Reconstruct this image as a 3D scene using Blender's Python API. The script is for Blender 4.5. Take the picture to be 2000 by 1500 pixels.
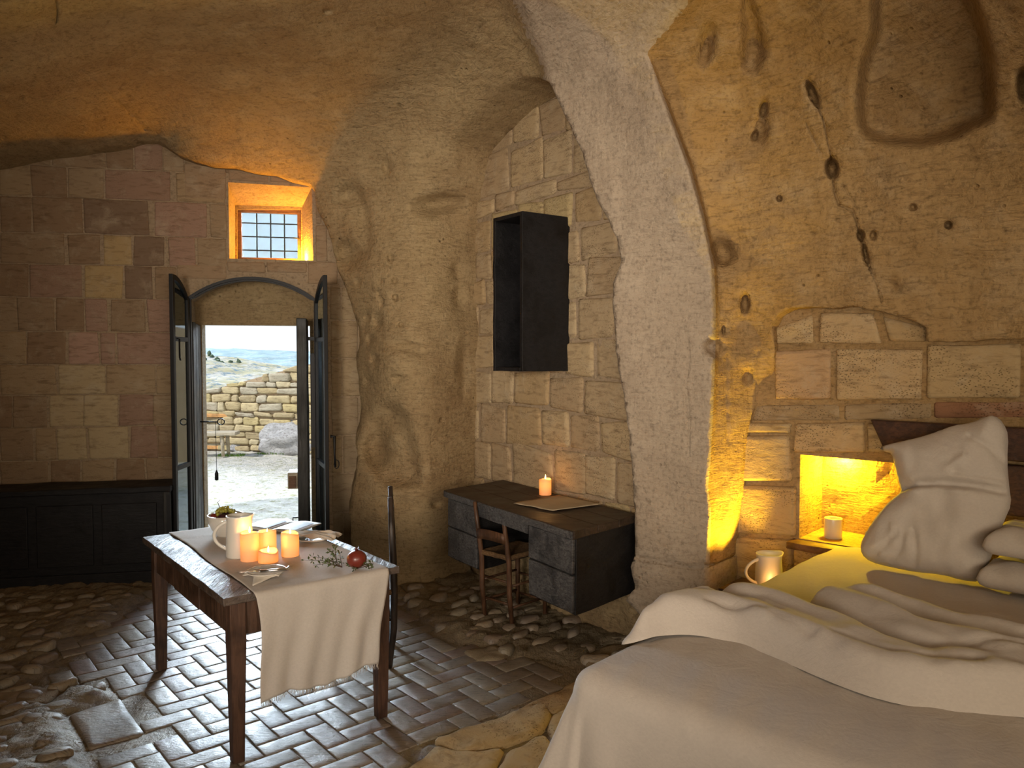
import bpy, bmesh, math, random
import numpy as np
from mathutils import Vector, Matrix, noise
from mathutils.geometry import delaunay_2d_cdt

R = math.radians
for o in list(bpy.data.objects):
    bpy.data.objects.remove(o)
scene = bpy.context.scene
COL = scene.collection
random.seed(7)
rng = np.random.default_rng(7)

# ------------------------------------------------------------------ camera
EYE = Vector((0.0, 0.0, 1.75))
PITCH = R(2.29)
FPX = 1500.0
cd = bpy.data.cameras.new('camera')
cam = bpy.data.objects.new('camera', cd)
COL.objects.link(cam)
cam.location = EYE
cam.rotation_euler = (math.pi / 2 - PITCH, 0, 0)
cd.sensor_width = 36.0
cd.lens = 27.0
cd.clip_start = 0.05
cd.clip_end = 3000
scene.camera = cam

# ------------------------------------------------------------------ look
scene.view_settings.view_transform = 'Standard'
scene.view_settings.look = 'None'
scene.view_settings.gamma = 1.0
scene.view_settings.use_curve_mapping = False
scene.view_settings.exposure = 0.0

# ------------------------------------------------------------------ world: pale hazy sky
w = bpy.data.worlds.new('sky')
scene.world = w
w.use_nodes = True
nt = w.node_tree
nt.nodes.clear()
out = nt.nodes.new('ShaderNodeOutputWorld')
bg = nt.nodes.new('ShaderNodeBackground')
tc = nt.nodes.new('ShaderNodeTexCoord')
sx = nt.nodes.new('ShaderNodeSeparateXYZ')
rp = nt.nodes.new('ShaderNodeValToRGB')
rp.color_ramp.elements[0].position = 0.0
rp.color_ramp.elements[0].color = (0.93, 0.97, 1.0, 1)
rp.color_ramp.elements[1].position = 0.9
rp.color_ramp.elements[1].color = (0.30, 0.50, 0.86, 1)
e = rp.color_ramp.elements.new(0.25)
e.color = (0.66, 0.80, 0.98, 1)
nt.links.new(tc.outputs['Generated'], sx.inputs[0])
nt.links.new(sx.outputs['Z'], rp.inputs[0])
nt.links.new(rp.outputs[0], bg.inputs[0])
bg.inputs[1].default_value = 1.15
nt.links.new(bg.outputs[0], out.inputs[0])


def add_light(name, kind, loc, energy, color, target=None, **kw):
    l = bpy.data.lights.new(name, kind)
    l.energy = energy
    l.color = color
    for k, v in kw.items():
        setattr(l, k, v)
    o = bpy.data.objects.new(name, l)
    o.location = loc
    COL.objects.link(o)
    if target is not None:
        o.rotation_euler = (Vector(target) - Vector(loc)).to_track_quat('-Z', 'Y').to_euler()
    return o


# hazy low daylight that enters through the door
add_light('low_daylight', 'SUN', (-3, 12, 4), 19.0, (0.72, 0.87, 1.0), target=(-3 + 0.36 * 12, 0.0, 4 - 0.34 * 12), angle=R(36))
# sun over the roof that lights the courtyard
add_light('courtyard_sun', 'SUN', (-7, 5, 8), 4.8, (1.0, 0.95, 0.84), target=(0, 9.0, 0), angle=R(3))
# soft fill lamps added behind the camera to brighten the cave room
add_light('fill_behind', 'AREA', (0.9, -1.5, 1.5), 80.0, (1.0, 0.85, 0.66), target=(0.7, 1.6, 4.0), shape='RECTANGLE', size=2.0, size_y=1.2)
add_light('fill_right', 'AREA', (2.6, -2.0, 2.6), 16.0, (1.0, 0.84, 0.66), target=(0.0, 4.6, 2.6), shape='RECTANGLE', size=1.4, size_y=1.0, spread=R(120))
add_light('fill_above_bed', 'AREA', (2.1, -0.4, 2.3), 7.0, (1.0, 0.66, 0.30), target=(2.0, 3.2, 2.9), shape='RECTANGLE', size=0.9, size_y=0.7)  # added warm fill aimed at the rock over the bed


add_light('fill_left', 'AREA', (-1.4, -1.9, 1.9), 34.0, (1.0, 0.87, 0.72), target=(-0.2, 5.5, 2.2), shape='RECTANGLE', size=1.2, size_y=1.2, spread=R(56))  # added fill for the rock column, alcove and pier


# ------------------------------------------------------------------ geometry helpers
FW = Vector((0, math.cos(PITCH), -math.sin(PITCH)))
UP = Vector((0, math.sin(PITCH), math.cos(PITCH)))
RT = Vector((1, 0, 0))


def ray(px, py):
    return FW + RT * ((px - 1000) / FPX) + UP * ((750 - py) / FPX)


def at_depth(px, py, d):
    return EYE + ray(px, py) * d


def at_z(px, py, z):
    r = ray(px, py)
    return EYE + r * ((z - EYE.z) / r.z)


def on_plane(px, py, p0, n):
    r = ray(px, py)
    return EYE + r * ((p0 - EYE).dot(n) / r.dot(n))


def plane_depth(px, py, p0, n):
    return (p0 - EYE).dot(n) / ray(px, py).dot(n)


class Frame:
    """Maps (a, b, z) to the room: o + a*ex + b*ey, z up."""
    def __init__(self, o, ex, ey):
        self.o = Vector((o[0], o[1], 0)); self.ex = Vector((ex[0], ex[1], 0)); self.ey = Vector((ey[0], ey[1], 0))

    def __call__(self, a, b, z):
        return self.o + self.ex * a + self.ey * b + Vector((0, 0, z))

    def inv(self, p):
        d = Vector((p[0], p[1])) - Vector((self.o.x, self.o.y))
        det = self.ex.x * self.ey.y - self.ex.y * self.ey.x
        return ((d.x * self.ey.y - d.y * self.ey.x) / det, (self.ex.x * d.y - self.ex.y * d.x) / det)


WORLD = Frame((0, 0), (1, 0), (0, 1))


def rot_frame(x, y, ang):
    return Frame((x, y), (math.cos(ang), math.sin(ang)), (-math.sin(ang), math.cos(ang)))


class MB:
    def __init__(self):
        self.v = []; self.f = []

    def add(self, vs, fs):
        n = len(self.v)
        self.v += [Vector(p) for p in vs]
        self.f += [tuple(i + n for i in f) for f in fs]
        return self

    def box(self, F, x0, x1, y0, y1, z0, z1, seg=(1, 1, 1), wob=0.0):
        nx, ny, nz = seg
        idx = {}
        vs = []

        def vid(i, j, k):
            if (i, j, k) not in idx:
                p = F(x0 + (x1 - x0) * i / nx, y0 + (y1 - y0) * j / ny, z0 + (z1 - z0) * k / nz)
                if wob:
                    p = p + Vector(noise.noise_vector(p * 9.0)) * wob
                idx[(i, j, k)] = len(vs)
                vs.append(p)
            return idx[(i, j, k)]
        fs = []
        for i in range(nx):
            for j in range(ny):
                fs.append((vid(i, j, 0), vid(i, j + 1, 0), vid(i + 1, j + 1, 0), vid(i + 1, j, 0)))
                fs.append((vid(i, j, nz), vid(i + 1, j, nz), vid(i + 1, j + 1, nz), vid(i, j + 1, nz)))
        for i in range(nx):
            for k in range(nz):
                fs.append((vid(i, 0, k), vid(i + 1, 0, k), vid(i + 1, 0, k + 1), vid(i, 0, k + 1)))
                fs.append((vid(i, ny, k), vid(i, ny, k + 1), vid(i + 1, ny, k + 1), vid(i + 1, ny, k)))
        for j in range(ny):
            for k in range(nz):
                fs.append((vid(0, j, k), vid(0, j, k + 1), vid(0, j + 1, k + 1), vid(0, j + 1, k)))
                fs.append((vid(nx, j, k), vid(nx, j + 1, k), vid(nx, j + 1, k + 1), vid(nx, j, k + 1)))
        return self.add(vs, fs)

    def hexa(self, b4, t4):
        """box from four bottom and four top points (same order)"""
        fs = [(3, 2, 1, 0), (4, 5, 6, 7)] + [(i, (i + 1) % 4, 4 + (i + 1) % 4, 4 + i) for i in range(4)]
        return self.add(list(b4) + list(t4), fs)

    def tube(self, pts, radii, n=10, caps=True, squash=None):
        pts = [Vector(p) for p in pts]
        if not isinstance(radii, (list, tuple)):
            radii = [radii] * len(pts)
        base = len(self.v)
        prev = None
        for i, p in enumerate(pts):
            t = (pts[min(i + 1, len(pts) - 1)] - pts[max(i - 1, 0)]).normalized()
            if prev is None:
                a = t.cross(Vector((0, 0, 1)))
                if a.length < 1e-3:
                    a = Vector((1, 0, 0))
            else:
                a = prev - t * prev.dot(t)
            a.normalize(); prev = a
            b = t.cross(a)
            for k in range(n):
                th = 2 * math.pi * k / n
                self.v.append(p + a * math.cos(th) * radii[i] + b * math.sin(th) * radii[i] * (squash or 1))
        for i in range(len(pts) - 1):
            for k in range(n):
                k2 = (k + 1) % n
                self.f.append((base + i * n + k, base + i * n + k2, base + (i + 1) * n + k2, base + (i + 1) * n + k))
        if caps:
            self.f.append(tuple(base + k for k in reversed(range(n))))
            self.f.append(tuple(base + (len(pts) - 1) * n + k for k in range(n)))
        return self

    def lathe(self, c, prof, n=32, wob=None):
        c = Vector(c)
        base = len(self.v)
        m = len(prof)
        for i, (r, z) in enumerate(prof):
            for k in range(n):
                th = 2 * math.pi * k / n
                rr, zz = r, z
                if wob:
                    rr, zz = wob(r, z, th)
                self.v.append(c + Vector((math.cos(th) * rr, math.sin(th) * rr, zz)))
        for i in range(m - 1):
            for k in range(n):
                k2 = (k + 1) % n
                self.f.append((base + i * n + k, base + i * n + k2, base + (i + 1) * n + k2, base + (i + 1) * n + k))
        if prof[0][0] > 1e-6:
            self.f.append(tuple(base + k for k in reversed(range(n))))
        if prof[-1][0] > 1e-6:
            self.f.append(tuple(base + (m - 1) * n + k for k in range(n)))
        return self

    def grid(self, fn, nu, nv):
        base = len(self.v)
        for j in range(nv + 1):
            for i in range(nu + 1):
                self.v.append(Vector(fn(i / nu, j / nv)))
        for j in range(nv):
            for i in range(nu):
                a = base + j * (nu + 1) + i
                self.f.append((a, a + 1, a + nu + 2, a + nu + 1))
        return self

    def blob(self, c, r, sub=2, rough=0.12, freq=3.0, flat=None):
        bm = bmesh.new()
        bmesh.ops.create_icosphere(bm, subdivisions=sub, radius=1.0)
        c = Vector(c); r = Vector(r)
        off = Vector((random.random() * 50, random.random() * 50, 0))
        vs = []
        for v in bm.verts:
            d = v.co.normalized()
            k = 1 + rough * noise.noise(d * freq + off) * 2
            p = Vector((d.x * r.x * k, d.y * r.y * k, d.z * r.z * k))
            if flat is not None and p.z < flat:
                p.z = flat
            vs.append(c + p)
        fs = [tuple(v.index for v in f.verts) for f in bm.faces]
        bm.free()
        return self.add(vs, fs)


WLOC = {}


def obj(name, mb, mat, parent=None, origin=None, smooth=True, color=None, bevel=0.0, seg=2, weld=False, angle=None, fix=False):
    me = bpy.data.meshes.new(name)
    vs = mb.v
    if origin is None:
        if vs:
            xs = [p.x for p in vs]; ys = [p.y for p in vs]; zs = [p.z for p in vs]
            origin = Vector(((min(xs) + max(xs)) / 2, (min(ys) + max(ys)) / 2, min(zs)))
        else:
            origin = Vector((0, 0, 0))
    origin = Vector(origin)
    me.from_pydata([tuple(p - origin) for p in vs], [], mb.f)
    if fix or weld:
        bm = bmesh.new(); bm.from_mesh(me)
        if weld:
            bmesh.ops.remove_doubles(bm, verts=bm.verts, dist=1e-5)
        bmesh.ops.recalc_face_normals(bm, faces=bm.faces)
        bm.to_mesh(me); bm.free()
    me.materials.append(mat)
    if smooth:
        me.shade_smooth()
        if angle:
            me.set_sharp_from_angle(angle=R(angle))
    o = bpy.data.objects.new(name, me)
    COL.objects.link(o)
    place(o, origin, parent)
    if color:
        o.color = (color[0], color[1], color[2], 1)
    if bevel:
        m = o.modifiers.new('bevel', 'BEVEL'); m.width = bevel; m.segments = seg; m.limit_method = 'ANGLE'; m.angle_limit = R(35)
    return o


def place(o, origin, parent):
    WLOC[o.name] = Vector(origin)
    if parent is not None:
        o.parent = parent
        o.location = Vector(origin) - WLOC[parent.name]
    else:
        o.location = origin


def thing(name, label, cat, loc, group=None):
    o = bpy.data.objects.new(name, None)
    o.empty_display_size = 0.1
    COL.objects.link(o)
    place(o, loc, None)
    tag(o, label, cat, group)
    return o


def tag(o, label, cat, group=None):
    o['label'] = label; o['category'] = cat
    if group:
        o['group'] = group
    return o


def struct(o, label=None):
    o['kind'] = 'structure'
    if label:
        o['label'] = label
    return o


# ---- 2D tools
def inside(P, poly):
    P = np.asarray(P); poly = np.asarray(poly)
    x, y = P[:, 0], P[:, 1]
    c = np.zeros(len(P), bool)
    n = len(poly)
    for i in range(n):
        x1, y1 = poly[i]; x2, y2 = poly[(i + 1) % n]
        if y1 == y2:
            continue
        cond = ((y1 > y) != (y2 > y)) & (x < (x2 - x1) * (y - y1) / (y2 - y1) + x1)
        c ^= cond
    return c


def dist_line(P, line, closed=False):
    P = np.asarray(P, float); L = np.asarray(line, float)
    best = np.full(len(P), 1e18)
    n = len(L)
    for i in range(n if closed else n - 1):
        a = L[i]; b = L[(i + 1) % n]
        ab = b - a
        t = np.clip(((P - a) @ ab) / max(ab @ ab, 1e-12), 0, 1)
        d = P - (a + t[:, None] * ab)
        best = np.minimum(best, (d ** 2).sum(1))
    return np.sqrt(best)


def sdf(P, poly):
    """positive inside"""
    d = dist_line(P, poly, True)
    return np.where(inside(P, poly), d, -d)


def sstep(x):
    x = np.clip(x, 0, 1)
    return x * x * (3 - 2 * x)


def resample(line, step, closed=False):
    L = [Vector(p) for p in line]
    if closed:
        L.append(L[0])
    out = []
    for a, b in zip(L[:-1], L[1:]):
        n = max(1, int(round((b - a).length / step)))
        for k in range(n):
            out.append(tuple(a.lerp(b, k / n)))
    if not closed:
        out.append(tuple(L[-1]))
    return out


def smooth_line(line, it=1, closed=False):
    """Chaikin corner rounding"""
    for _ in range(it):
        out = []
        n = len(line)
        for i in range(n if closed else n - 1):
            a = line[i]; b = line[(i + 1) % n]
            out.append((a[0] * .75 + b[0] * .25, a[1] * .75 + b[1] * .25))
            out.append((a[0] * .25 + b[0] * .75, a[1] * .25 + b[1] * .75))
        if not closed:
            out = [line[0]] + out + [line[-1]]
        line = out
    return line


def cdt(points, loops, keep):
    """points Nx2, loops = constraint loops (lists of 2D points). Returns verts Nx2, tris, for each loop its vertex ids."""
    verts = []; edges = []; ids = []
    for L in loops:
        s = len(verts)
        verts += [Vector((float(p[0]), float(p[1]))) for p in L]
        edges += [(s + i, s + (i + 1) % len(L)) for i in range(len(L))]
        ids.append((s, len(L)))
    verts += [Vector((float(p[0]), float(p[1]))) for p in points]
    vo, eo, fo, ov, oe, of = delaunay_2d_cdt(verts, edges, [], 0, 1e-6)
    V = np.array([(p[0], p[1]) for p in vo])
    T = np.array([f for f in fo if len(f) == 3])
    cen = V[T].mean(1)
    T = T[keep(cen)]
    remap = {}
    for i, ol in enumerate(ov):
        for q in ol:
            remap[q] = i
    loop_ids = [[remap[s + k] for k in range(n)] for s, n in ids]
    return V, T, loop_ids


def prism(mb, to3, outer, holes, d0, d1, back_holes=None):
    """slab with holes; to3(u, z, d) -> point. d0 faces the room."""
    back_holes = back_holes or holes
    for d, hs, flip in ((d0, holes, False), (d1, back_holes, True)):
        def keep(c):
            k = inside(c, outer)
            for h in hs:
                k &= ~inside(c, h)
            return k
        V, T, _ = cdt([], [outer] + list(hs), keep)
        mb.add([to3(u, z, d) for u, z in V], [tuple(t[::-1]) if flip else tuple(t) for t in T.tolist()])
    for L0, L1 in [(outer, outer)] + list(zip(holes, back_holes)):
        n = len(L0)
        mb.add([to3(u, z, d0) for u, z in L0] + [to3(u, z, d1) for u, z in L1],
               [(i, (i + 1) % n, n + (i + 1) % n, n + i) for i in range(n)])
    return mb

# ------------------------------------------------------------------ materials
class NT:
    def __init__(self, name):
        self.m = bpy.data.materials.new(name); self.m.use_nodes = True
        self.t = self.m.node_tree; self.t.nodes.clear()
        self.out = self.n('ShaderNodeOutputMaterial')
        self.p = self.n('ShaderNodeBsdfPrincipled')
        self.l(self.p.outputs[0], self.out.inputs[0])
        self.tc = self.n('ShaderNodeTexCoord')
        self.geo = self.n('ShaderNodeNewGeometry')

    def n(self, t, **kw):
        x = self.t.nodes.new(t)
        for k, v in kw.items():
            setattr(x, k, v)
        return x

    def l(self, a, b):
        self.t.links.new(a, b)

    def pos(self, scale=(1, 1, 1), rot=(0, 0, 0)):
        m = self.n('ShaderNodeMapping')
        m.inputs['Scale'].default_value = scale; m.inputs['Rotation'].default_value = rot
        self.l(self.geo.outputs['Position'], m.inputs[0])
        return m.outputs[0]

    def noise(self, vec, scale, detail=4, rough=0.55, dist=0.0):
        x = self.n('ShaderNodeTexNoise')
        x.inputs['Scale'].default_value = scale; x.inputs['Detail'].default_value = detail
        x.inputs['Roughness'].default_value = rough; x.inputs['Distortion'].default_value = dist
        self.l(vec, x.inputs['Vector'])
        return x.outputs[0]

    def voro(self, vec, scale, feature='F1', rnd=1.0):
        x = self.n('ShaderNodeTexVoronoi'); x.feature = feature
        x.inputs['Scale'].default_value = scale; x.inputs['Randomness'].default_value = rnd
        self.l(vec, x.inputs['Vector'])
        return x.outputs[0]

    def ramp(self, fac, stops, interp='LINEAR'):
        r = self.n('ShaderNodeValToRGB'); r.color_ramp.interpolation = interp
        el = r.color_ramp.elements
        while len(el) < len(stops):
            el.new(0.5)
        for e, (p, c) in zip(el, stops):
            e.position = p
            e.color = (c, c, c, 1) if isinstance(c, (int, float)) else (c[0], c[1], c[2], 1)
        self.l(fac, r.inputs[0])
        return r.outputs[0]

    def mix(self, a, b, fac, mode='MIX'):
        x = self.n('ShaderNodeMix'); x.data_type = 'RGBA'; x.blend_type = mode
        for s, v in ((x.inputs[0], fac), (x.inputs[6], a), (x.inputs[7], b)):
            if isinstance(v, (int, float)):
                s.default_value = v if s is x.inputs[0] else (v, v, v, 1)
            elif isinstance(v, tuple):
                s.default_value = (v[0], v[1], v[2], 1)
            else:
                self.l(v, s)
        return x.outputs[2]

    def math(self, a, b, op='MULTIPLY'):
        x = self.n('ShaderNodeMath'); x.operation = op
        for s, v in ((x.inputs[0], a), (x.inputs[1], b)):
            if isinstance(v, (int, float)):
                s.default_value = v
            else:
                self.l(v, s)
        return x.outputs[0]

    def bump(self, h, strength=0.5, dist=0.02, prev=None):
        b = self.n('ShaderNodeBump')
        b.inputs['Strength'].default_value = strength; b.inputs['Distance'].default_value = dist
        self.l(h, b.inputs['Height'])
        if prev is not None:
            self.l(prev, b.inputs['Normal'])
        return b.outputs[0]

    def done(self, color=None, rough=None, normal=None, **kw):
        for s, v in (('Base Color', color), ('Roughness', rough)):
            if v is None:
                continue
            if isinstance(v, (int, float)):
                self.p.inputs[s].default_value = v
            elif isinstance(v, tuple):
                self.p.inputs[s].default_value = (v[0], v[1], v[2], 1)
            else:
                self.l(v, self.p.inputs[s])
        if normal is not None:
            self.l(normal, self.p.inputs['Normal'])
        for k, v in kw.items():
            self.p.inputs[k.replace('_', ' ')].default_value = v
        return self.m

    def obcol(self):
        return self.n('ShaderNodeObjectInfo').outputs['Color']

    def obrand(self):
        return self.n('ShaderNodeObjectInfo').outputs['Random']


def m_rock(name, c0, c1, c2, streak_rot=(0, 0, 0.6), bump=0.75, dark=0.5, pits=0.55):
    n = NT(name)
    P = n.pos()
    big = n.noise(P, 0.9, 4, 0.6, 0.4)
    mid = n.noise(P, 5.0, 6, 0.65, 0.2)
    fine = n.noise(P, 42, 6, 0.7)
    st = n.noise(n.pos((7, 7, 34), streak_rot), 1.6, 5, 0.62, 0.8)
    st2 = n.noise(n.pos((30, 8, 8), (0.4, 0.5, streak_rot[2])), 1.5, 4, 0.6, 0.6)
    col = n.mix(c0, c1, n.ramp(big, [(0.36, 0.0), (0.64, 1.0)]))
    col = n.mix(col, c2, n.ramp(mid, [(0.50, 0.0), (0.74, 0.75)]))
    col = n.mix(col, (0.10, 0.055, 0.025), n.math(n.ramp(st, [(0.30, 1.0), (0.50, 0.0)]), dark * 0.8))
    pit = n.ramp(n.voro(P, 13), [(0.06, 1.0), (0.13, 0.0)])
    pitm = n.math(pit, n.ramp(n.noise(P, 2.3, 3), [(0.52, 0.0), (0.62, 1.0)]))
    col = n.mix(col, (0.06, 0.03, 0.012), n.math(pitm, pits))
    col = n.mix(col, 0.0, n.math(n.ramp(fine, [(0.33, 1.0), (0.5, 0.0)]), 0.35))
    h = n.math(n.math(mid, 0.8), n.math(st, 0.5), 'ADD')
    h = n.math(h, n.math(st2, 0.3), 'ADD')
    h = n.math(h, n.math(fine, 0.22), 'ADD')
    h = n.math(h, n.math(pitm, 0.35), 'SUBTRACT')
    return n.done(col, 0.92, n.bump(h, bump, 0.05), Specular_IOR_Level=0.15)


def m_block(name, bump=0.6, pits=0.6, mult=1.0):
    """sandstone block: tint comes from the object's own colour"""
    n = NT(name)
    P = n.pos()
    base = n.obcol()
    mid = n.noise(P, 7.0, 6, 0.65, 0.3)
    fine = n.noise(P, 60, 5, 0.7)
    st = n.noise(n.pos((5, 5, 20), (0, 0, 0.3)), 2.0, 4, 0.6, 0.5)
    col = n.mix(base, (0.5, 0.42, 0.30), n.ramp(mid, [(0.52, 0.0), (0.80, 0.6)]))
    col = n.mix(col, (0.12, 0.07, 0.035), n.ramp(st, [(0.28, 0.55), (0.5, 0.0)]))
    vp = n.ramp(n.voro(n.pos((1, 1, 1.6)), 75), [(0.10, 1.0), (0.34, 0.0)])
    pm = n.math(vp, n.ramp(n.noise(P, 4.5, 3), [(0.46, 0.0), (0.60, 1.0)]))
    col = n.mix(col, (0.05, 0.028, 0.012), n.math(pm, pits))
    h = n.math(n.math(mid, 0.8), n.math(st, 0.45), 'ADD')
    h = n.math(h, n.math(fine, 0.22), 'ADD')
    h = n.math(h, n.math(pm, 0.4), 'SUBTRACT')
    return n.done(col, 0.9, n.bump(h, bump, 0.035), Specular_IOR_Level=0.15)


def m_brick():
    n = NT('worn_floor_brick')
    P = n.pos()
    base = n.obcol()
    mid = n.noise(P, 9.0, 5, 0.6, 0.4)
    fine = n.noise(P, 70, 5, 0.7)
    st = n.noise(n.pos((8, 40, 8), (0, 0, 0.7)), 2.2, 4, 0.6, 1.2)
    col = n.mix(base, (0.27, 0.24, 0.20), n.ramp(mid, [(0.45, 0.0), (0.75, 0.8)]))
    col = n.mix(col, (0.05, 0.035, 0.025), n.ramp(st, [(0.30, 0.7), (0.48, 0.0)]))
    h = n.math(n.math(mid, 0.7), n.math(fine, 0.16), 'ADD')
    h = n.math(h, n.math(st, 0.35), 'ADD')
    r = n.ramp(mid, [(0.3, 0.36), (0.7, 0.60)])
    return n.done(col, r, n.bump(h, 0.45, 0.02), Specular_IOR_Level=0.5)


def m_wood(name, c0, c1, grain=(2, 40, 40), rough=0.6, bump=0.35, rot=(0, 0, 0), spec=0.4, obj_space=False):
    n = NT(name)
    P = n.pos(grain, rot)
    g = n.noise(P, 1.6, 6, 0.65, 0.8)
    g2 = n.noise(n.pos(), 6, 4, 0.6)
    col = n.mix(c0, c1, n.ramp(g, [(0.35, 0.0), (0.68, 1.0)]))
    col = n.mix(col, tuple(x * 0.35 for x in c0), n.ramp(g2, [(0.30, 0.8), (0.52, 0.0)]))
    h = n.math(g, n.math(g2, 0.5), 'ADD')
    r = n.ramp(g2, [(0.3, max(0.05, rough - 0.12)), (0.7, min(1.0, rough + 0.15))])
    return n.done(col, r, n.bump(h, bump, 0.012), Specular_IOR_Level=spec)


def m_cloth(name, c, weave=900, transl=0.0, rough=0.9, wr=0.25, bumpd=0.004):
    n = NT(name)
    P = n.pos()
    wv = n.noise(P, weave * 0.12, 3, 0.7)
    wrk = n.noise(P, 9, 4, 0.55, 1.0)
    col = n.mix(c, tuple(x * 0.93 for x in c), n.ramp(n.noise(n.pos((90, 90, 130)), 1.0, 3), [(0.35, 0.0), (0.7, 1.0)]))
    b = n.bump(n.math(wrk, 1.0), wr, 0.02)
    b = n.bump(wv, 0.25, bumpd, b)
    m = n.done(col, rough, b, Specular_IOR_Level=0.1, Sheen_Weight=0.15)
    if transl:
        tr = n.n('ShaderNodeBsdfTranslucent'); n.l(col, tr.inputs[0])
        mx = n.n('ShaderNodeMixShader'); mx.inputs[0].default_value = transl
        n.l(n.p.outputs[0], mx.inputs[1]); n.l(tr.outputs[0], mx.inputs[2]); n.l(mx.outputs[0], n.out.inputs[0])
    return m


def m_plain(name, c, rough=0.5, metal=0.0, spec=0.5, var=0.1, scale=8, bump=0.0, coat=0.0):
    n = NT(name)
    g = n.noise(n.pos(), scale, 4, 0.6)
    col = n.mix(c, tuple(x * (1 - var) for x in c), g)
    b = n.bump(g, bump, 0.01) if bump else None
    return n.done(col, rough, b, Metallic=metal, Specular_IOR_Level=spec, Coat_Weight=coat)


M = {}
M['rock'] = m_rock('carved_tufa', (0.34, 0.235, 0.125), (0.43, 0.32, 0.175), (0.50, 0.38, 0.22))
M['rock_pier'] = m_rock('pale_tufa_pier', (0.42, 0.335, 0.25), (0.47, 0.38, 0.285), (0.52, 0.43, 0.33), bump=0.6, dark=0.25, pits=0.15)
M['rock_warm'] = m_rock('ochre_tufa', (0.33, 0.205, 0.085), (0.42, 0.275, 0.125), (0.47, 0.34, 0.19), bump=0.65, dark=0.6)
M['mortar'] = m_rock('lime_mortar', (0.37, 0.28, 0.18), (0.41, 0.31, 0.21), (0.45, 0.35, 0.24), bump=0.5, dark=0.4)
M['block'] = m_block('sandstone_block')
M['ashlar'] = m_block('smooth_ashlar', bump=0.35, pits=0.25)
M['brick'] = m_brick()
M['floor'] = m_rock('bedrock_floor', (0.18, 0.14, 0.085), (0.27, 0.215, 0.14), (0.34, 0.28, 0.19), bump=0.7, dark=0.8)
M['floor'].node_tree.nodes['Principled BSDF'].inputs['Roughness'].default_value = 0.6
M['floor'].node_tree.nodes['Principled BSDF'].inputs['Specular IOR Level'].default_value = 0.4
M['table_wood'] = m_wood('dark_table_wood', (0.045, 0.022, 0.012), (0.12, 0.06, 0.035), rough=0.5, bump=0.5, rot=(0, 0, 0.9), grain=(3, 36, 3))
M['table_top'] = m_wood('worn_table_top', (0.05, 0.033, 0.024), (0.12, 0.085, 0.065), rough=0.36, bump=0.55, rot=(0, 0, 0.87), grain=(30, 3, 30), spec=0.6)
M['leg_wood'] = m_wood('table_leg_wood', (0.045, 0.02, 0.012), (0.11, 0.055, 0.032), rough=0.5, bump=0.4, grain=(34, 34, 3))
M['chair_wood'] = m_wood('chair_wood', (0.06, 0.026, 0.012), (0.15, 0.072, 0.035), rough=0.5, bump=0.3, grain=(40, 40, 4))
M['dark_chair'] = m_wood('dark_chair_wood', (0.016, 0.012, 0.010), (0.06, 0.04, 0.03), rough=0.4, bump=0.3, grain=(40, 40, 4))
M['black_wood'] = m_wood('blackened_wood', (0.003, 0.003, 0.004), (0.011, 0.010, 0.012), rough=0.6, bump=0.4, grain=(4, 30, 30))
M['desk_wood'] = m_wood('grey_black_desk_wood', (0.035, 0.033, 0.034), (0.15, 0.145, 0.145), rough=0.55, bump=0.6, rot=(0, 0, 0.95), grain=(6, 34, 60))
M['desk_side'] = m_wood('black_desk_side', (0.006, 0.005, 0.005), (0.018, 0.016, 0.016), rough=0.6, bump=0.5, grain=(5, 34, 60))
M['desk_top'] = m_wood('brown_black_desk_top', (0.030, 0.019, 0.012), (0.075, 0.048, 0.030), rough=0.5, bump=0.5, rot=(0, 0, 0.95), grain=(3, 36, 36))
M['door_wood'] = m_wood('dark_door_wood', (0.014, 0.014, 0.013), (0.04, 0.038, 0.034), rough=0.5, bump=0.4, grain=(30, 30, 3))
M['head_wood'] = m_wood('headboard_wood', (0.035, 0.013, 0.007), (0.095, 0.04, 0.02), rough=0.5, bump=0.3, rot=(0, 0, -0.75), grain=(3, 30, 40))
M['shelf_wood'] = m_wood('shelf_wood', (0.10, 0.045, 0.02), (0.20, 0.10, 0.05), rough=0.5, bump=0.3, rot=(0, 0, -0.75), grain=(3, 30, 40))
M['orange_wood'] = m_wood('honey_wood', (0.50, 0.24, 0.08), (0.68, 0.38, 0.15), rough=0.7, bump=0.2, grain=(3, 20, 20))
M['grey_wood'] = m_wood('weathered_bench_wood', (0.35, 0.30, 0.22), (0.52, 0.46, 0.36), rough=0.8, bump=0.3, grain=(3, 20, 20))
M['rush'] = m_wood('woven_rush', (0.09, 0.045, 0.018), (0.26, 0.15, 0.065), rough=0.75, bump=0.6, grain=(50, 50, 50))
M['linen'] = m_cloth('washed_white_linen', (0.53, 0.47, 0.41), wr=0.26)
M['pillow'] = m_cloth('pillow_linen', (0.54, 0.475, 0.405), wr=0.3)
M['runner'] = m_cloth('natural_linen_runner', (0.68, 0.615, 0.55), transl=0.30, wr=0.2)
M['napkin'] = m_cloth('napkin_linen', (0.62, 0.56, 0.48), transl=0.1)
M['ceramic'] = m_plain('white_glazed_ceramic', (0.68, 0.64, 0.57), 0.28, spec=0.5, var=0.05, coat=0.3)
M['iron'] = m_plain('black_iron', (0.02, 0.02, 0.022), 0.5, 0.6, var=0.3, bump=0.2)
M['steel'] = m_plain('polished_steel', (0.6, 0.6, 0.6), 0.25, 1.0)
M['paper'] = m_plain('parchment_paper', (0.48, 0.38, 0.25), 0.8, var=0.25, scale=12)
M['print'] = m_plain('printed_picture', (0.20, 0.19, 0.18), 0.6, var=0.8, scale=30)
M['newsprint'] = m_plain('white_page', (0.62, 0.62, 0.60), 0.6, var=0.1, scale=20)
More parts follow.
